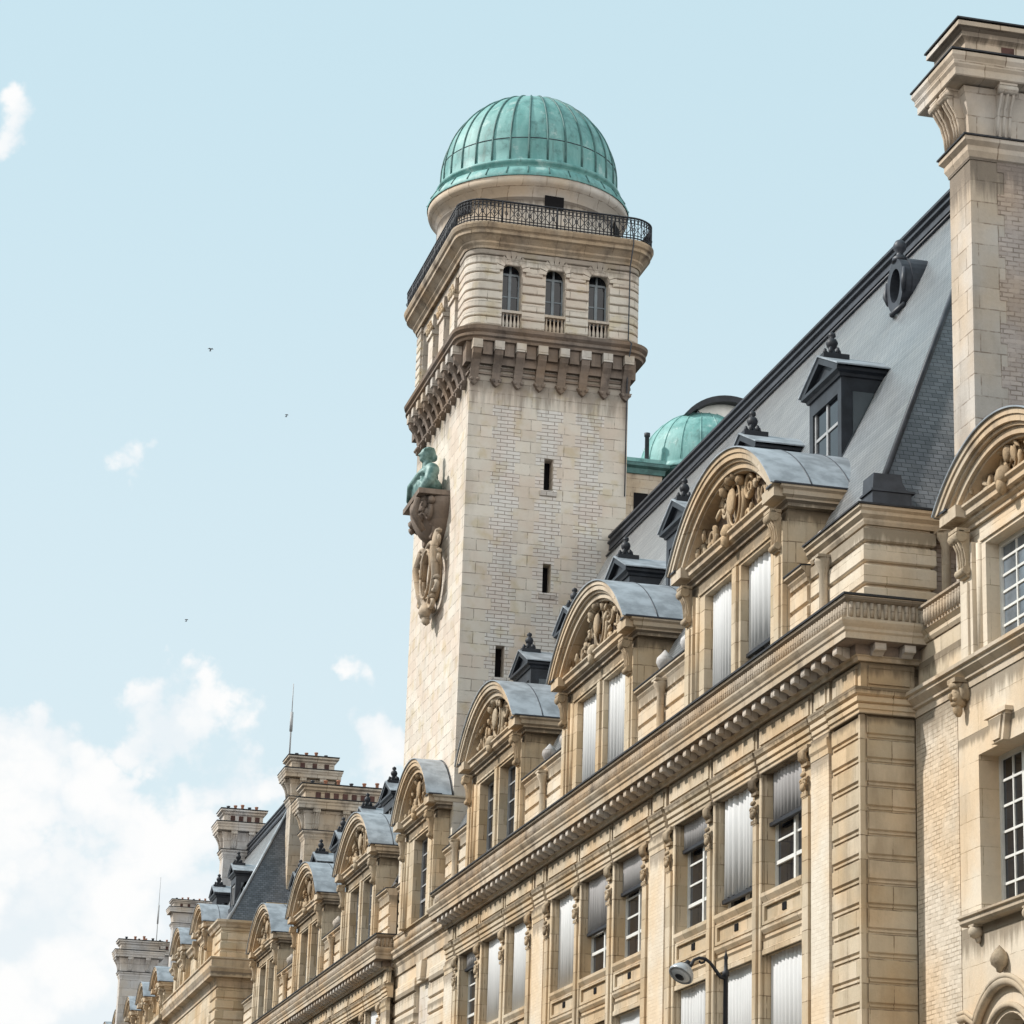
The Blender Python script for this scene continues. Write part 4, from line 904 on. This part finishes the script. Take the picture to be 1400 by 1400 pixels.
for a, b in wins:
    c = (a+b)/2; r = (b-a)/2; zs = 34.16-r
    for i in range(9):
        t0 = math.pi*i/9+.03; t1 = math.pi*(i+1)/9-.03; R0, R1 = r+.01, r+(.25 if i != 4 else .34)
        m.prism([(c+R0*math.cos(t0), zs+R0*math.sin(t0)), (c+R1*math.cos(t0), zs+R1*math.sin(t0)), (c+R1*math.cos(t1), zs+R1*math.sin(t1)), (c+R0*math.cos(t1), zs+R0*math.sin(t1))], 'y', UY0-.035, UY0+.07)
st = m.build('upper_stage', 'tower_stone', tw)
for a, b in wins:
    c = (a+b)/2; r = (b-a)/2; zs = 34.16-r
    f = MB(); y = UY0+.34
    f.box(a, a+.05, y, y+.06, 32.5, zs); f.box(c-.06, c-.03, y-.012, y+.05, 32.5, zs); f.box(b-.05, b, y, y+.06, 32.5, zs); f.box(c-.03, c+.03, y-.01, y+.06, 32.5, 34.14); f.box(a+.05, b-.05, y-.005, y+.06, zs-.04, zs+.03); f.box(a+.05, b-.05, y, y+.06, 32.5, 32.57); f.box(a+.05, b-.05, y+.01, y+.05, 33.1, 33.14)
    wo = f.build('arched_window', 'frame_blue', tw)
    MB().box(a+.02, b-.02, y+.03, y+.04, 32.5, 34.15).build('glass', 'glass', wo)
    m = MB(); m.box(a-.02, b+.02, UY0-.04, UY0+.2, 32.46, 32.54); m.box(a, b, UY0+.03, UY0+.2, 31.95, 32.02)
    for i in range(5):
        x = a+(b-a)*(i+.5)/5; m.lathe([(.03, 32.02), (.045, 32.06), (.055, 32.16), (.025, 32.30), (.03, 32.40), (.04, 32.46)], x, UY0+.10, 8)
    m.build('balustrade', 'grey_stone', wo)
# street side of the upper stage: piers with capitals before dark openings
for i in range(3):
    yc = UY0+2.35+i*1.65; m = MB()
    m.box(UX0+.02, UX0+.5, yc-.36, yc+.36, 32.0, 33.55); m.box(UX0-.04, UX0+.5, yc-.43, yc+.43, 33.55, 33.68)
    m.prism([(yc-.34, 33.68), (yc+.34, 33.68), (yc+.48, 34.2), (yc-.48, 34.2)], 'x', UX0-.02, UX0+.5); po = m.build('column', 'tower_stone', tw)
    m = MB(); rnd = random.Random(i)
    for k in range(8): m.ball((UX0-.03, yc-.36+.1*k, 33.75+.12*(k % 3)), (.08, .07, .11), 6, 4, noise=.1, rnd=rnd)
    m.build('capital', 'carved_stone', po)
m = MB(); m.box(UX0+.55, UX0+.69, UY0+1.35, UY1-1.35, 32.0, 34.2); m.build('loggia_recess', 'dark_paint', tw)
m = MB(); m.tube([(21.30, 76.05, 36.0), (21.30, 75.68, 35.1), (21.30, 76.05, 34.4), (21.30, 76.10, 32.0), (21.30, 75.72, 31.75), (21.30, 76.12, 31.1), (21.36, 76.36, 30.0), (21.36, 76.36, 27)], .02, 6); m.build('downpipe', 'lead', tw)
# main cornice
P2 = rr(UX0, UX1, UY0, UY1, .6)
m = MB(); m.sweep(P2, [(-.3, 34.5), (.06, 34.5), (.08, 34.58), (.16, 34.66), (.16, 34.72), (.30, 34.86), (.38, 34.90), (.38, 35.02), (.44, 35.06), (.48, 35.16), (.48, 35.22), (-2.2, 35.26), (-2.2, 35.0)], closed=True)
m.box(UX0+1.5, UX1-1.5, UY0+1.5, UY1-1.5, 35.1, 35.25)
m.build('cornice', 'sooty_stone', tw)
# iron balcony rail
P3 = rr(UX0-.36, UX1+.36, UY0-.36, UY1+.36, .85, 10); m = MB()
for z, r in ((35.31, .022), (35.40, .016), (35.80, .016), (35.91, .016), (35.98, .035)): m.tube([(x, y, z) for x, y in P3+[P3[0]]], r, 5)
L = []; tot = 0
for a, b in zip(P3, P3[1:]+[P3[0]]):
    d = math.dist(a, b); k0 = len(L)
    s = (-tot) % .125
    while s < d: L.append((a[0]+(b[0]-a[0])*s/d, a[1]+(b[1]-a[1])*s/d)); s += .125
    tot += d
for i, (x, y) in enumerate(L):
    big = i % 14 == 0
    m.tube([(x, y, 35.24), (x, y, 36.0)], .035 if big else .016, 5)
    if i+2 < len(L) and not big:
        q = L[i+2]
        if i % 2 == 0 and math.dist((x, y), q) < .4:
            m.tube([(x, y, 35.42), (q[0], q[1], 35.79)], .011, 4); m.tube([(q[0], q[1], 35.42), (x, y, 35.79)], .011, 4)
    if i % 3 == 0: m.tube([(x+.045*math.cos(a), y+.045*math.sin(a)*(abs(y-80)>3), 35.60+.075*math.sin(a)) for a in [2*math.pi*k/8 for k in range(9)]], .014, 4)
    m.ball((x, y, 35.86), (.035, .035, .045), 6, 4)
m.build('iron_railing', 'iron', tw)
# drum, ring cornice and copper dome
DX, DY, DZ, DR = 18.93, 80.15, 38.60, 2.88
m = MB(); m.lathe([(0, 35.2), (3.02, 35.2), (3.02, 35.5), (2.95, 35.55), (2.95, 36.99), (3.02, 37.03), (3.04, 37.11), (3.12, 37.15), (3.16, 37.23), (3.24, 37.27), (3.27, 37.35), (3.27, 37.53), (2.6, 37.55)], DX, DY, 72)
dr = m.build('drum', 'grey_stone', tw)
m = MB(); a = math.radians(-86)
def drum_slot(ang, z0, z1, w):
    m = MB(); c, s = math.cos(ang), math.sin(ang); vs = []
    for r in (2.9, 2.985):
        for t in (-w/2, w/2):
            for z in (z0, z1): vs.append((DX+r*c-t*s, DY+r*s+t*c, z))
    m.add(vs, [(0, 1, 3, 2), (4, 6, 7, 5), (0, 4, 5, 1), (2, 3, 7, 6), (1, 5, 7, 3), (0, 2, 6, 4)]); m.build('drum_window', 'void', dr)
for k in range(6): drum_slot(math.radians(-87+60*k), 36.55, 36.98, .62)
m = MB(); prof = [(3.30, 37.51), (3.31, 37.57), (3.22, 37.73), (3.12, 37.87), (3.0, 37.93), (2.94, 37.96), (2.94, 38.03), (3.02, 38.07), (3.05, 38.13), (3.02, 38.19), (2.92, 38.23)]
prof += [(DR, 38.27)]+[(DR*math.cos(t), DZ+DR*math.sin(t)*1.02) for t in [math.pi/2*i/24 for i in range(25)]]
m.lathe(prof, DX, DY, 96); dome = m.build('dome', 'copper', tw)
NR = 30
def ribm(t):
    m = MB(); q = []; c, s = math.cos(t), math.sin(t)
    for r, z in [(DR, 38.25)]+[(DR*math.cos(u), DZ+DR*math.sin(u)*1.02) for u in [math.radians(84)*i/18 for i in range(19)]]: q.append((DX+(r+.012)*c, DY+(r+.012)*s, z))
    m.tube(q, .036, 5)
    m.tube([(DX+3.31*c, DY+3.31*s, 37.59), (DX+3.13*c, DY+3.13*s, 37.88)], .025, 4)
    return m
for k in range(NR): ribm(2*math.pi*(k+.35)/NR).build('rib', 'dark_copper', dome)
m = MB()
for u in (8,): m.tube([(DX+(DR*math.cos(R(u))+.004)*math.cos(2*math.pi*i/72), DY+(DR*math.cos(R(u))+.004)*math.sin(2*math.pi*i/72), DZ+DR*1.02*math.sin(R(u))) for i in range(73)], .018, 4)
m.build('lap_seam', 'lead', dome)
# sculpture on the street face: bust on a carved console over a long cartouche
def organic(mb, name, mat, parent, vox=.05):
    me = bpy.data.meshes.new(name); me.from_pydata([tuple(v) for v in mb.v], [], mb.f)
    bm = bmesh.new(); bm.from_mesh(me); bmesh.ops.recalc_face_normals(bm, faces=bm.faces); bm.to_mesh(me); bm.free()
    o = bpy.data.objects.new(name, me); C.objects.link(o)
    md = o.modifiers.new('r', 'REMESH'); md.mode = 'VOXEL'; md.voxel_size = vox; ms = o.modifiers.new('s', 'SMOOTH'); ms.iterations = 3
    ev = o.evaluated_get(bpy.context.evaluated_depsgraph_get()); m2 = bpy.data.meshes.new_from_object(ev)
    bpy.data.objects.remove(o); bpy.data.meshes.remove(me)
    r = MB(); r.v = [tuple(v.co) for v in m2.vertices]; r.f = [tuple(p.vertices) for p in m2.polygons]; r.sm = [True]*len(r.f); bpy.data.meshes.remove(m2)
    return r.build(name, mat, parent)
SX, SY = 16.4, 79.9
m = MB()
m.ball((SX-.50, SY, 27.62), (.46, 1.05, .42), 18, 10); m.ball((SX-.52, SY, 28.02), (.36, .74, .40), 16, 10)      # chest under drapery
for s in (-1, 1):
    m.ball((SX-.50, SY+s*.72, 28.12), (.25, .27, .25), 12, 8); m.tube([(SX-.50, SY+s*.80, 28.1), (SX-.62, SY+s*.98, 27.7), (SX-.80, SY+s*.80, 27.42)], [.21, .19, .15], 9)
m.tube([(SX-.48, SY, 28.25), (SX-.52, SY, 28.62)], [.21, .15], 10)
m.ball((SX-.55, SY, 28.84), (.205, .165, .245), 16, 12); m.ball((SX-.69, SY, 28.70), (.08, .09, .10), 10, 8)         # head and chin
m.tube([(SX-.72, SY, 28.92), (SX-.80, SY, 28.80)], [.025, .045], 6)                                                  # nose
m.ball((SX-.46, SY, 28.93), (.22, .19, .20), 14, 10); m.ball((SX-.30, SY, 28.78), (.12, .13, .14), 10, 8)            # hair and knot
m.tube([(SX-.66, SY-.15, 28.98), (SX-.52, SY-.20, 29.03), (SX-.36, SY-.14, 29.03), (SX-.30, SY, 29.02), (SX-.36, SY+.14, 29.03), (SX-.52, SY+.20, 29.03), (SX-.66, SY+.15, 28.98)], .045, 6)
for k in range(7):                                                                                                   # folds of the mantle
    u = -.85+.28*k; m.tube([(SX-.82+.10*abs(u), SY+u, 27.40), (SX-.93+.12*abs(u), SY+u+.10, 27.68), (SX-.84+.12*abs(u), SY+u*.8+.22, 28.0), (SX-.62, SY+u*.7+.25, 28.22)], [.05, .07, .06, .03], 6)
m.tube([(SX-.45, SY-.80, 28.28), (SX-.80, SY-.45, 28.05), (SX-.98, SY+.1, 27.75), (SX-.90, SY+.7, 27.45)], [.09, .12, .13, .10], 8)
organic(m, 'bust', 'bronze', tw, .032)
rnd = random.Random(11); m = MB()
m.ball((SX, SY, 27.15), (.98, 1.28, 1.25), 20, 12); m.v = [(x, y, min(z, 27.2)) for x, y, z in m.v]; m.v = [(min(x, SX+.05), y, z) for x, y, z in m.v]
m.box(SX-.98, SX, SY-1.25, SY+1.25, 27.2, 27.36)
T = lambda o, u, z: (SX-o, SY+u, z)
for s in (-1, 1):
    m.tube(spiral(T, s*.85, 26.8, .38, 1.7, .5, .55, s), [.12-.07*i/26 for i in range(27)], 6); m.tube(spiral(T, s*.55, 26.25, .28, 1.5, 2.2, .35, s), [.10-.06*i/26 for i in range(27)], 6)
for k in range(36): m.ball(T(rnd.uniform(.3, .95), rnd.uniform(-.95, .95), rnd.uniform(26.4, 27.2)), (.12, .13, .14), 7, 5, noise=.2, rnd=rnd)
m.tube([T(.95, -1.0, 27.1), T(1.05, -.9, 26.6), T(.7, -.8, 26.1)], [.1, .13, .08], 8)
m.build('sculpted_console', 'soot_and_shade', tw)
T = lambda o, u, z: (SX-o*1.75, SY+u*1.3, z)
m = MB(); m.ball(T(.05, 0, 24.6), (.22, .62, 1.15), 18, 12)
m.tube([T(.16, .78*math.cos(a), 24.6+1.3*math.sin(a)) for a in [2*math.pi*i/30 for i in range(31)]], .12, 8)
for s in (-1, 1):
    for (u, z, r) in ((.85, 25.7, .34), (.95, 24.9, .26), (.85, 23.8, .30), (.5, 23.2, .26)): m.tube(spiral(T, s*u, z, r, 1.6, 1.0, .18, s), [.11-.07*i/26 for i in range(27)], 6)
    m.tube([T(.2, s*.95, 26.0), T(.26, s*1.0, 25.2), T(.2, s*.9, 24.2), T(.2, s*.4, 23.2)], [.09, .13, .12, .08], 7)
m.tube([T(.24, .56*math.cos(a), 24.6+1.0*math.sin(a)) for a in [2*math.pi*i/30 for i in range(31)]], .05, 6)
for k in range(14): m.ball(T(rnd.uniform(.05, .2), rnd.uniform(-.95, .95), rnd.uniform(22.8, 25.9)), (.11, .10, .13), 7, 5, noise=.2, rnd=rnd)
m.ball(T(.22, 0, 23.0), (.2, .4, .3), 10, 7, noise=.15, rnd=rnd); m.ball(T(.2, 0, 22.7), (.14, .2, .25), 8, 6, noise=.15, rnd=rnd)
m.v = [(x, y, 26.1+(z-26.1)*.76) for x, y, z in m.v]; m.build('cartouche', 'sooty_stone', tw)
# base of the tower in the street front: rusticated bay with one tall narrow window, cornice and arched dormer
m = MB(); BY0, BY1 = 74.82, 83.55; hx = (78.15, 80.15, 9.0, 12.35)
m.wall('x', 16.3, BY0, BY1, 0, 13.2, [hx], .5); m.box(16.81, 16.95, BY0, BY1, 0, 14)
z = .2
while z < 12.6:
    z1 = z+.40
    for a, b in ((BY0+.02, hx[0]-.02), (hx[1]+.02, BY1-.02)) if z1 > 8.9 else ((BY0+.02, BY1-.02),):
        m.prism([(16.301, z), (16.27, z+.0), (16.24, z+.03), (16.24, z1-.03), (16.27, z1), (16.301, z1)], 'y', a, b)
    z += .46
bw = m.build('base_wall', 'pale_limestone', tw)
m = MB(); m.sweep([(16.3, BY1), (16.3, BY0)], [(-.2, 12.95), (.05, 12.95), (.05, 13.2), (.10, 13.28), (.10, 13.34), (.20, 13.42), (.20, 13.55), (.26, 13.62), (.26, 13.68), (.14, 13.72), (.14, 14.02), (.20, 14.06), (.20, 14.14), (-.3, 14.18)]); m.build('base_cornice', 'cornice_stone', bw)
m = MB(); y = BY0+.1
while y < BY1: m.tube([(16.16, y, 13.76), (16.155, y, 13.9), (16.16, y, 14.02)], .042, 5); y += .125
m.build('fluting', 'cornice_stone', bw)
m = MB(); m.prism([(hx[0]+.6, 12.9), (hx[0]+1.4, 12.9), (hx[0]+1.25, 12.36), (hx[0]+.75, 12.36)], 'x', 16.14, 16.31); m.build('keystone', 'pale_limestone', bw)
window(tw, 16.6, hx[0], hx[1], hx[2], hx[3], .0, frame='grey_paint')
dormer(tw, 16.04, 79.1, 2.35, [(-1.0, 1.0)], hp=2.72, apex=18.85, wins=[K(0, frame='grey_paint')], seed=21, back=.3, wd=.25)
attic(tw, 16.25, 74.85, 76.6, cols=(), balls=()); attic(tw, 16.25, 81.6, 83.4)

# ================================================================== SMALL DOMED OBSERVATORY BEHIND
ob = thing('domed_observatory', 'small green domed observatory with an open shutter, half hidden behind the slate ridge', 'observatory', (37.2, 121, 30))
OX, OY = 38.0, 122.0
m = MB(); m.lathe([(2.75, 30), (2.75, 42.75)], OX, OY, 40); m.box(31, 35.3, 119.6, 124, 30, 42.6); dr2 = m.build('drum', 'far_stone', ob)
m = MB(); m.lathe([(2.7, 42.7), (2.85, 42.75), (3.0, 42.95), (3.25, 43.05), (3.25, 43.15), (2.8, 43.2)], OX, OY, 40)
m.sweep([(31, 124), (31, 119.6), (35.3, 119.6), (35.3, 124)], [(-.2, 42.55), (.1, 42.55), (.15, 42.8), (.3, 42.9), (.3, 43.05), (-.2, 43.1)]); m.build('cornice', 'dark_copper', ob)
m = MB(); m.lathe([(3.3, 43.16), (3.34, 43.22), (3.12, 43.4), (3.1, 43.5)]+[(3.1*math.cos(t), 43.55+3.2*math.sin(t)) for t in [math.pi/2*i/16 for i in range(17)]], OX, OY, 48)
m.box(30.8, 35.45, 119.4, 124.2, 43.11, 43.3); od = m.build('dome', 'copper', ob)
for k in range(20):
    t = 2*math.pi*k/20; m = MB(); m.tube([(OX+3.11*math.cos(u)*math.cos(t), OY+3.11*math.cos(u)*math.sin(t), 43.55+3.21*math.sin(u)) for u in [R(82)*i/10 for i in range(11)]], .03, 4); m.build('rib', 'copper', od)
m = MB(); vs = []; n = 16                                       # open shutter: curved frame standing off the dome, pale inside
for i in range(n+1):
    u = R(40)+R(100)*i/n; th = .16+.10*math.sin(math.pi*i/n)
    for r, yy in ((3.0, OY-1.7), (3.0-th*1.2, OY-1.7), (3.0-th*1.2, OY-.6), (3.0, OY-.6)): vs.append((OX+.95+(r-.1)*math.cos(math.pi-u), yy, 44.35+r*math.sin(u)))
m.add(vs, [(i*4+k, (i+1)*4+k, (i+1)*4+(k+1) % 4, i*4+(k+1) % 4) for i in range(n) for k in range(4)]+[(0, 1, 2, 3), (n*4+3, n*4+2, n*4+1, n*4)]); m.build('shutter_frame', 'dark_paint', ob)
m = MB(); m.prism([(OX+.95+2.6*math.cos(u), 44.35+2.72*math.sin(u)) for u in [R(15)+R(110)*i/12 for i in range(13)]]+[(OX+.2, 45.4), (OX+3, 44.8)], 'y', OY-1.2, OY-1.05); m.build('shutter_panel', 'white_paint', ob)
m = MB(); m.lathe([(.11, 43.1), (.11, 44.75), (.15, 44.78), (.15, 44.95), (0, 44.97)], 34.75, 120.4, 10); m.build('vent_pipe', 'dark_paint', ob)
m = MB(); m.box(33.9, 34.6, 119.57, 119.62, 39.5, 41.6); m.box(35.31, 35.36, 119.9, 120.4, 40.5, 42.3); m.build('window', 'void', ob)

# ================================================================== FAR WING
fw_ = thing('far_university_wing', 'golden stone wing beyond the tower with three arched dormers and two big chimneys', 'building', (16, 83.6, 0))
facade(fw_, 16, (83.6, 115.0), [84.0, 94.05, 104.1], [[K(1), K(0), K(.5)]]*3, [[K(1)]*3]*3, corner=(83.6, 16.5))
m = MB(); m.box(16.66, 25, 83.62, 84, 0, 15.9); m.box(16.3, 16.7, 83.7, 115, 13.9, 15.9); m.box(16.7, 25, 114.6, 115, 0, 20); m.build('party_wall', 'limestone', fw_)
d1 = dormer(fw_, 16, 88.4, 3.05, ops, wins=[K(0, frame='grey_paint')]*2, seed=31)
copy_part(d1, fw_, dy=10.05); copy_part(d1, fw_, dy=20.1)
a1 = attic(fw_, 16, 91.46, 95.35, cols=(93.4,), balls=((93.9, .2), (92.2, .2))); copy_part(a1, fw_, dy=10.05)
attic(fw_, 16, 111.6, 114.9); attic(fw_, 16, 83.7, 85.3)
hip_roof(fw_, 16.38, 84.3, 114.5, 16.05, 2.0, 22.2, 27, far_hip=False)
rd2 = roof_dormer(fw_, 17.72, 88.4)
for k in range(1, 6): copy_part(rd2, fw_, dy=5.02*k)
chimney(fw_, 18.1, 21.5, 114.2, 115.2, 16, 25.1, .85, 'far_stone', pots=6, slots=8, consoles=3)
chimney(fw_, 17.85, 19.6, 117.0, 118.2, 16, 26.9, .78, 'far_stone', pots=4, slots=3, consoles=2)

# ================================================================== FAR PAVILION
pv = thing('corner_pavilion', 'far projecting stone pavilion with a steep blue grey slate hip roof', 'building', (15, 116, 0))
m = MB(); m.box(15, 24, 116, 133, 0, 16.9); m.box(15.06, 24, 116.06, 133, 17.6, 19.2)
z = .3
while z < 16.6: m.sweep([(15, 118), (15, 116), (17, 116)], [(-.05, z), (.02, z), (.05, z+.04), (.05, z+.34), (.02, z+.38), (-.05, z+.38)]); z += .45
z = 17.7
while z < 19: m.sweep([(15.06, 118), (15.06, 116.06), (17, 116.06)], [(-.05, z), (.02, z), (.05, z+.04), (.05, z+.30), (.02, z+.34), (-.05, z+.34)]); z += .40
m.build('wall', 'limestone', pv)
m = MB(); pth = [(15, 133), (15, 116), (18, 116)]
m.sweep(pth, [(-.1, 16.5), (.05, 16.5), (.08, 16.75), (.14, 16.85), (.38, 16.9), (.38, 17.1), (.46, 17.25), (.46, 17.3), (.36, 17.32), (.36, 17.62), (.42, 17.66), (.42, 17.72), (-.3, 17.75)])
m.sweep(pth, [(-.2, 19.05), (.05, 19.05), (.1, 19.15), (.2, 19.25), (.2, 19.35), (-.2, 19.4)]); m.build('cornice', 'cornice_stone', pv)
hip_roof(pv, 15.3, 116.15, 133, 19.3, 2.0, 25.2, 23)
m = MB(); m.tube([(15.3, 116.13, 19.36), (18.22, 119.05, 25.25)], .06, 6); m.build('hip_lead', 'zinc', pv)
for k, yc in enumerate((121.0, 128.5)):
    dormer(pv, 14.95, yc, 1.9, [(-.9, .9)], dz=3.3-1.0, hp=2.2, apex=18.4, zopen0=17.6, wins=[K(0, frame='grey_paint')], seed=40+k, back=2)
kx = (15.3, 19.3)
for yc in (118.6, 124.8): roof_dormer(pv, 15.75, yc, 20.3, 21.6, 22.2, .75, 2.35, kx=kx)

# ================================================================== ROW BEYOND
rw = thing('distant_terrace', 'distant stone terrace with small crowded dormers at the end of the street', 'building', (14.6, 133, 0))
m = MB(); m.box(14.9, 24, 133, 200, 0, 17.2); m.sweep([(14.9, 200), (14.9, 133)], [(-.1, 16.4), (.1, 16.4), (.3, 16.8), (.45, 16.95), (.45, 17.2), (-.1, 17.3)]); m.build('wall', 'limestone', rw)
for k in range(7):
    yc = 136.5+6.3*k
    dd = dormer(rw, 14.9, yc, 1.7, [(-.8, .8)], dz=1.6, hp=1.95, apex=18.3, zopen0=17.2, wins=[K(0, frame='grey_paint')], seed=60+k, back=2)
hip_roof(rw, 15.6, 133, 200, 17.5, 1.6, 21.0, 23, cap=False)

def far_chimney(name, lab, x0, x1, y0, y1, zb, zt, **kw):
    t = thing(name, lab, 'chimney', (x0, y0, zb), 'far chimney stacks'); chimney(t, x0, x1, y0, y1, zb, zt, **kw); return t
far_chimney('chimney_stack', 'broad grey chimney stack with corbelled head left of the steep slate hip', 16.95, 18.7, 132, 133.2, 19, 27.2, s=.85, mat='far_grey', pots=5, slots=4)
far_chimney('chimney_stack', 'plain pale stack with a row of small pots above the far pavilion dormer', 16.75, 18.95, 150, 151, 17, 25.45, s=.55, mat='far_grey', pots=7, slots=5, consoles=0)
far_chimney('chimney_stack', 'pale grey stack with bright left side, second from the left end of the roofs', 15.6, 17.6, 158, 159, 16, 24.2, s=.6, mat='far_grey', pots=5, slots=4, consoles=0)
far_chimney('chimney_stack', 'leftmost narrow grey stack with flared head at the end of the roofs', 14.25, 16.2, 152, 153, 16, 23.35, s=.75, mat='far_grey', pots=4, slots=0, consoles=2)
# ================================================================== OTHER SIDE OF THE STREET (beside and behind the camera)
op = thing('opposite_terrace', 'long plain stone terrace lining the other side of the street', 'building', (-10, 20, 0))
m = MB(); yb = [-30+3.2*k for k in range(62)]
m.wall('x', 0, -32, 168, 0, 16.5, [(y, y+1.3, z, z+2.1) for y in yb for z in (1.2, 4.9, 8.6, 12.3)], -.4)
m.v = [(-10-x if x else -10, y, z) for x, y, z in m.v]; m.v = [(x if x == -10 else -10.4, y, z) for x, y, z in m.v]
m.box(-10.5, -10.41, -32, 168, 0, 16.4); m.sweep([(-10, -32), (-10, 168)], [(-.3, 15.9), (.1, 15.9), (.2, 16.2), (.4, 16.3), (.4, 16.5), (-.3, 16.6)]); m.build('wall', 'far_stone', op)
m = MB(); m.add([(-10.1, -32, 16.6), (-10.1, 168, 16.6), (-12, 168, 18.6), (-12, -32, 18.6), (-20, -32, 18.6), (-20, 168, 18.6)], [(0, 1, 2, 3), (3, 2, 5, 4)]); m.build('roof', 'lead', op)
m = MB()
for y in yb:
    for z in (1.2, 4.9, 8.6, 12.3): m.box(-10.36, -10.30, y, y+1.3, z, z+2.1)
o_ = m.build('window_glass', 'glass', op); o_['kind'] = 'stuff'
# ================================================================== masts, lamp, birds
def mast(lab, x, y, z0, z1, r):
    t = thing('antenna_mast', lab, 'antenna', (x, y, z0)); m = MB(); m.tube([(x, y, z0), (x, y, z0+(z1-z0)*.62)], r, 6); m.tube([(x, y, z0+(z1-z0)*.62), (x, y, z1)], r*.55, 6)
    m.tube([(x-.0, y, z0+(z1-z0)*.36), (x, y, z0+(z1-z0)*.62)], r*2.0, 6); m.build('pole', 'grey_paint', t); return t
mast('thin tall radio mast on top of the far twin chimneys', 17.75, 117.6, 26.9, 30.3, .035)
mast('very thin faint radio mast left of the far chimneys', 16.95, 160, 24.0, 28.3, .025)
lp = thing('street_lamp', 'grey round street lamp on a curved dark iron arm in front of the facade', 'street lamp', (12.95, 40, .13))
m = MB(); m.lathe([(0, .13), (.22, .13), (.22, .25), (.15, .4), (.12, 1.2), (.07, 1.3), (.045, 5), (.036, 7.40), (.055, 7.42), (.055, 7.48), (.033, 7.50), (.026, 7.66), (.036, 7.69), (.014, 7.76), (0, 7.84)], 12.95, 40, 14); m.build('post', 'iron', lp)
m = MB(); m.tube([(12.95, 40, 7.38), (12.86, 40, 7.40), (12.78, 40, 7.50), (12.70, 40, 7.60), (12.62, 40, 7.655), (12.52, 40, 7.665), (12.44, 40, 7.63), (12.40, 40, 7.56), (12.36, 40, 7.50)], [.035, .032, .028, .026, .026, .024, .024, .03, .03], 8)
m.tube([(12.62, 40, 7.65), (12.60, 40, 7.60), (12.55, 40, 7.585), (12.52, 40, 7.62)], .018, 6); m.build('arm', 'iron', lp)
# lamp head: round bowl tipped toward the street
ax = Vector((-.52, -.30, -.80)).normalized(); q = Vector((0, 0, -1)).rotation_difference(ax).to_matrix()
def oriented(prof, c, n=24):
    m = MB(); m.lathe(prof, 0, 0, n); m.v = [tuple(q @ Vector(v)+Vector(c)) for v in m.v]; return m
hc = (12.235, 39.98, 7.40)
hd = oriented([(0, .19), (.06, .185), (.09, .15), (.13, .12), (.175, .06), (.20, .0), (.20, -.03), (.185, -.045), (.17, -.03), (.165, .02), (0, .03)], hc).build('lamp_head', 'lamp_grey', lp)
oriented([(.165, -.025), (.14, -.05), (.09, -.065), (0, -.07)], hc).build('lens', 'lamp_glass', hd)
oriented([(0, -.078), (.06, -.078), (.075, -.07), (.06, -.055)], hc).build('reflector', 'dark_paint', hd)
oriented([(0, .26), (.035, .26), (.05, .2), (.07, .178), (.10, .15)], hc).build('cap', 'iron', hd)
for i, (px, py, w, lab) in enumerate(((288, 478, .25, 'small dark bird in flight left of the tower, the clearest of the three'), (392, 568, .15, 'tiny faint bird in flight nearest the tower'), (255, 848, .15, 'tiny faint bird low in the sky above the cloud bank'))):
    c = cam.matrix_world.translation+pixdir(px, py)*130
    t = thing('bird', lab, 'bird', c, 'birds in the sky')
    m = MB(); cx, cy, cz = c
    m.ball((cx, cy, cz), (.05*w/.5, .14*w/.5, .04*w/.5), 8, 6); m.ball((cx, cy-.15*w/.5, cz+.015), (.03, .04, .03), 6, 4)
    for s in (-1, 1):
        a = [(cx, cy-.05, cz+.01), (cx+s*w*.28, cy-.07, cz+.10*w/.5), (cx+s*w*.55, cy+.05, cz+.03), (cx+s*w*.28, cy+.06, cz+.09*w/.5), (cx, cy+.07, cz+.01)]
        b = [(x, y, z+.012) for x, y, z in a]
        m.add(a+b, [(0, 1, 3, 4), (1, 2, 3), (5, 9, 8, 6), (6, 8, 7), (0, 5, 6, 1), (1, 6, 7, 2), (2, 7, 8, 3), (3, 8, 9, 4)])
    m.prism([(cx-.02, cy+.1), (cx+.02, cy+.1), (cx+.05, cy+.22), (cx-.05, cy+.22)], 'z', cz-.008, cz+.008)
    m.build('body', 'bird_grey', t)
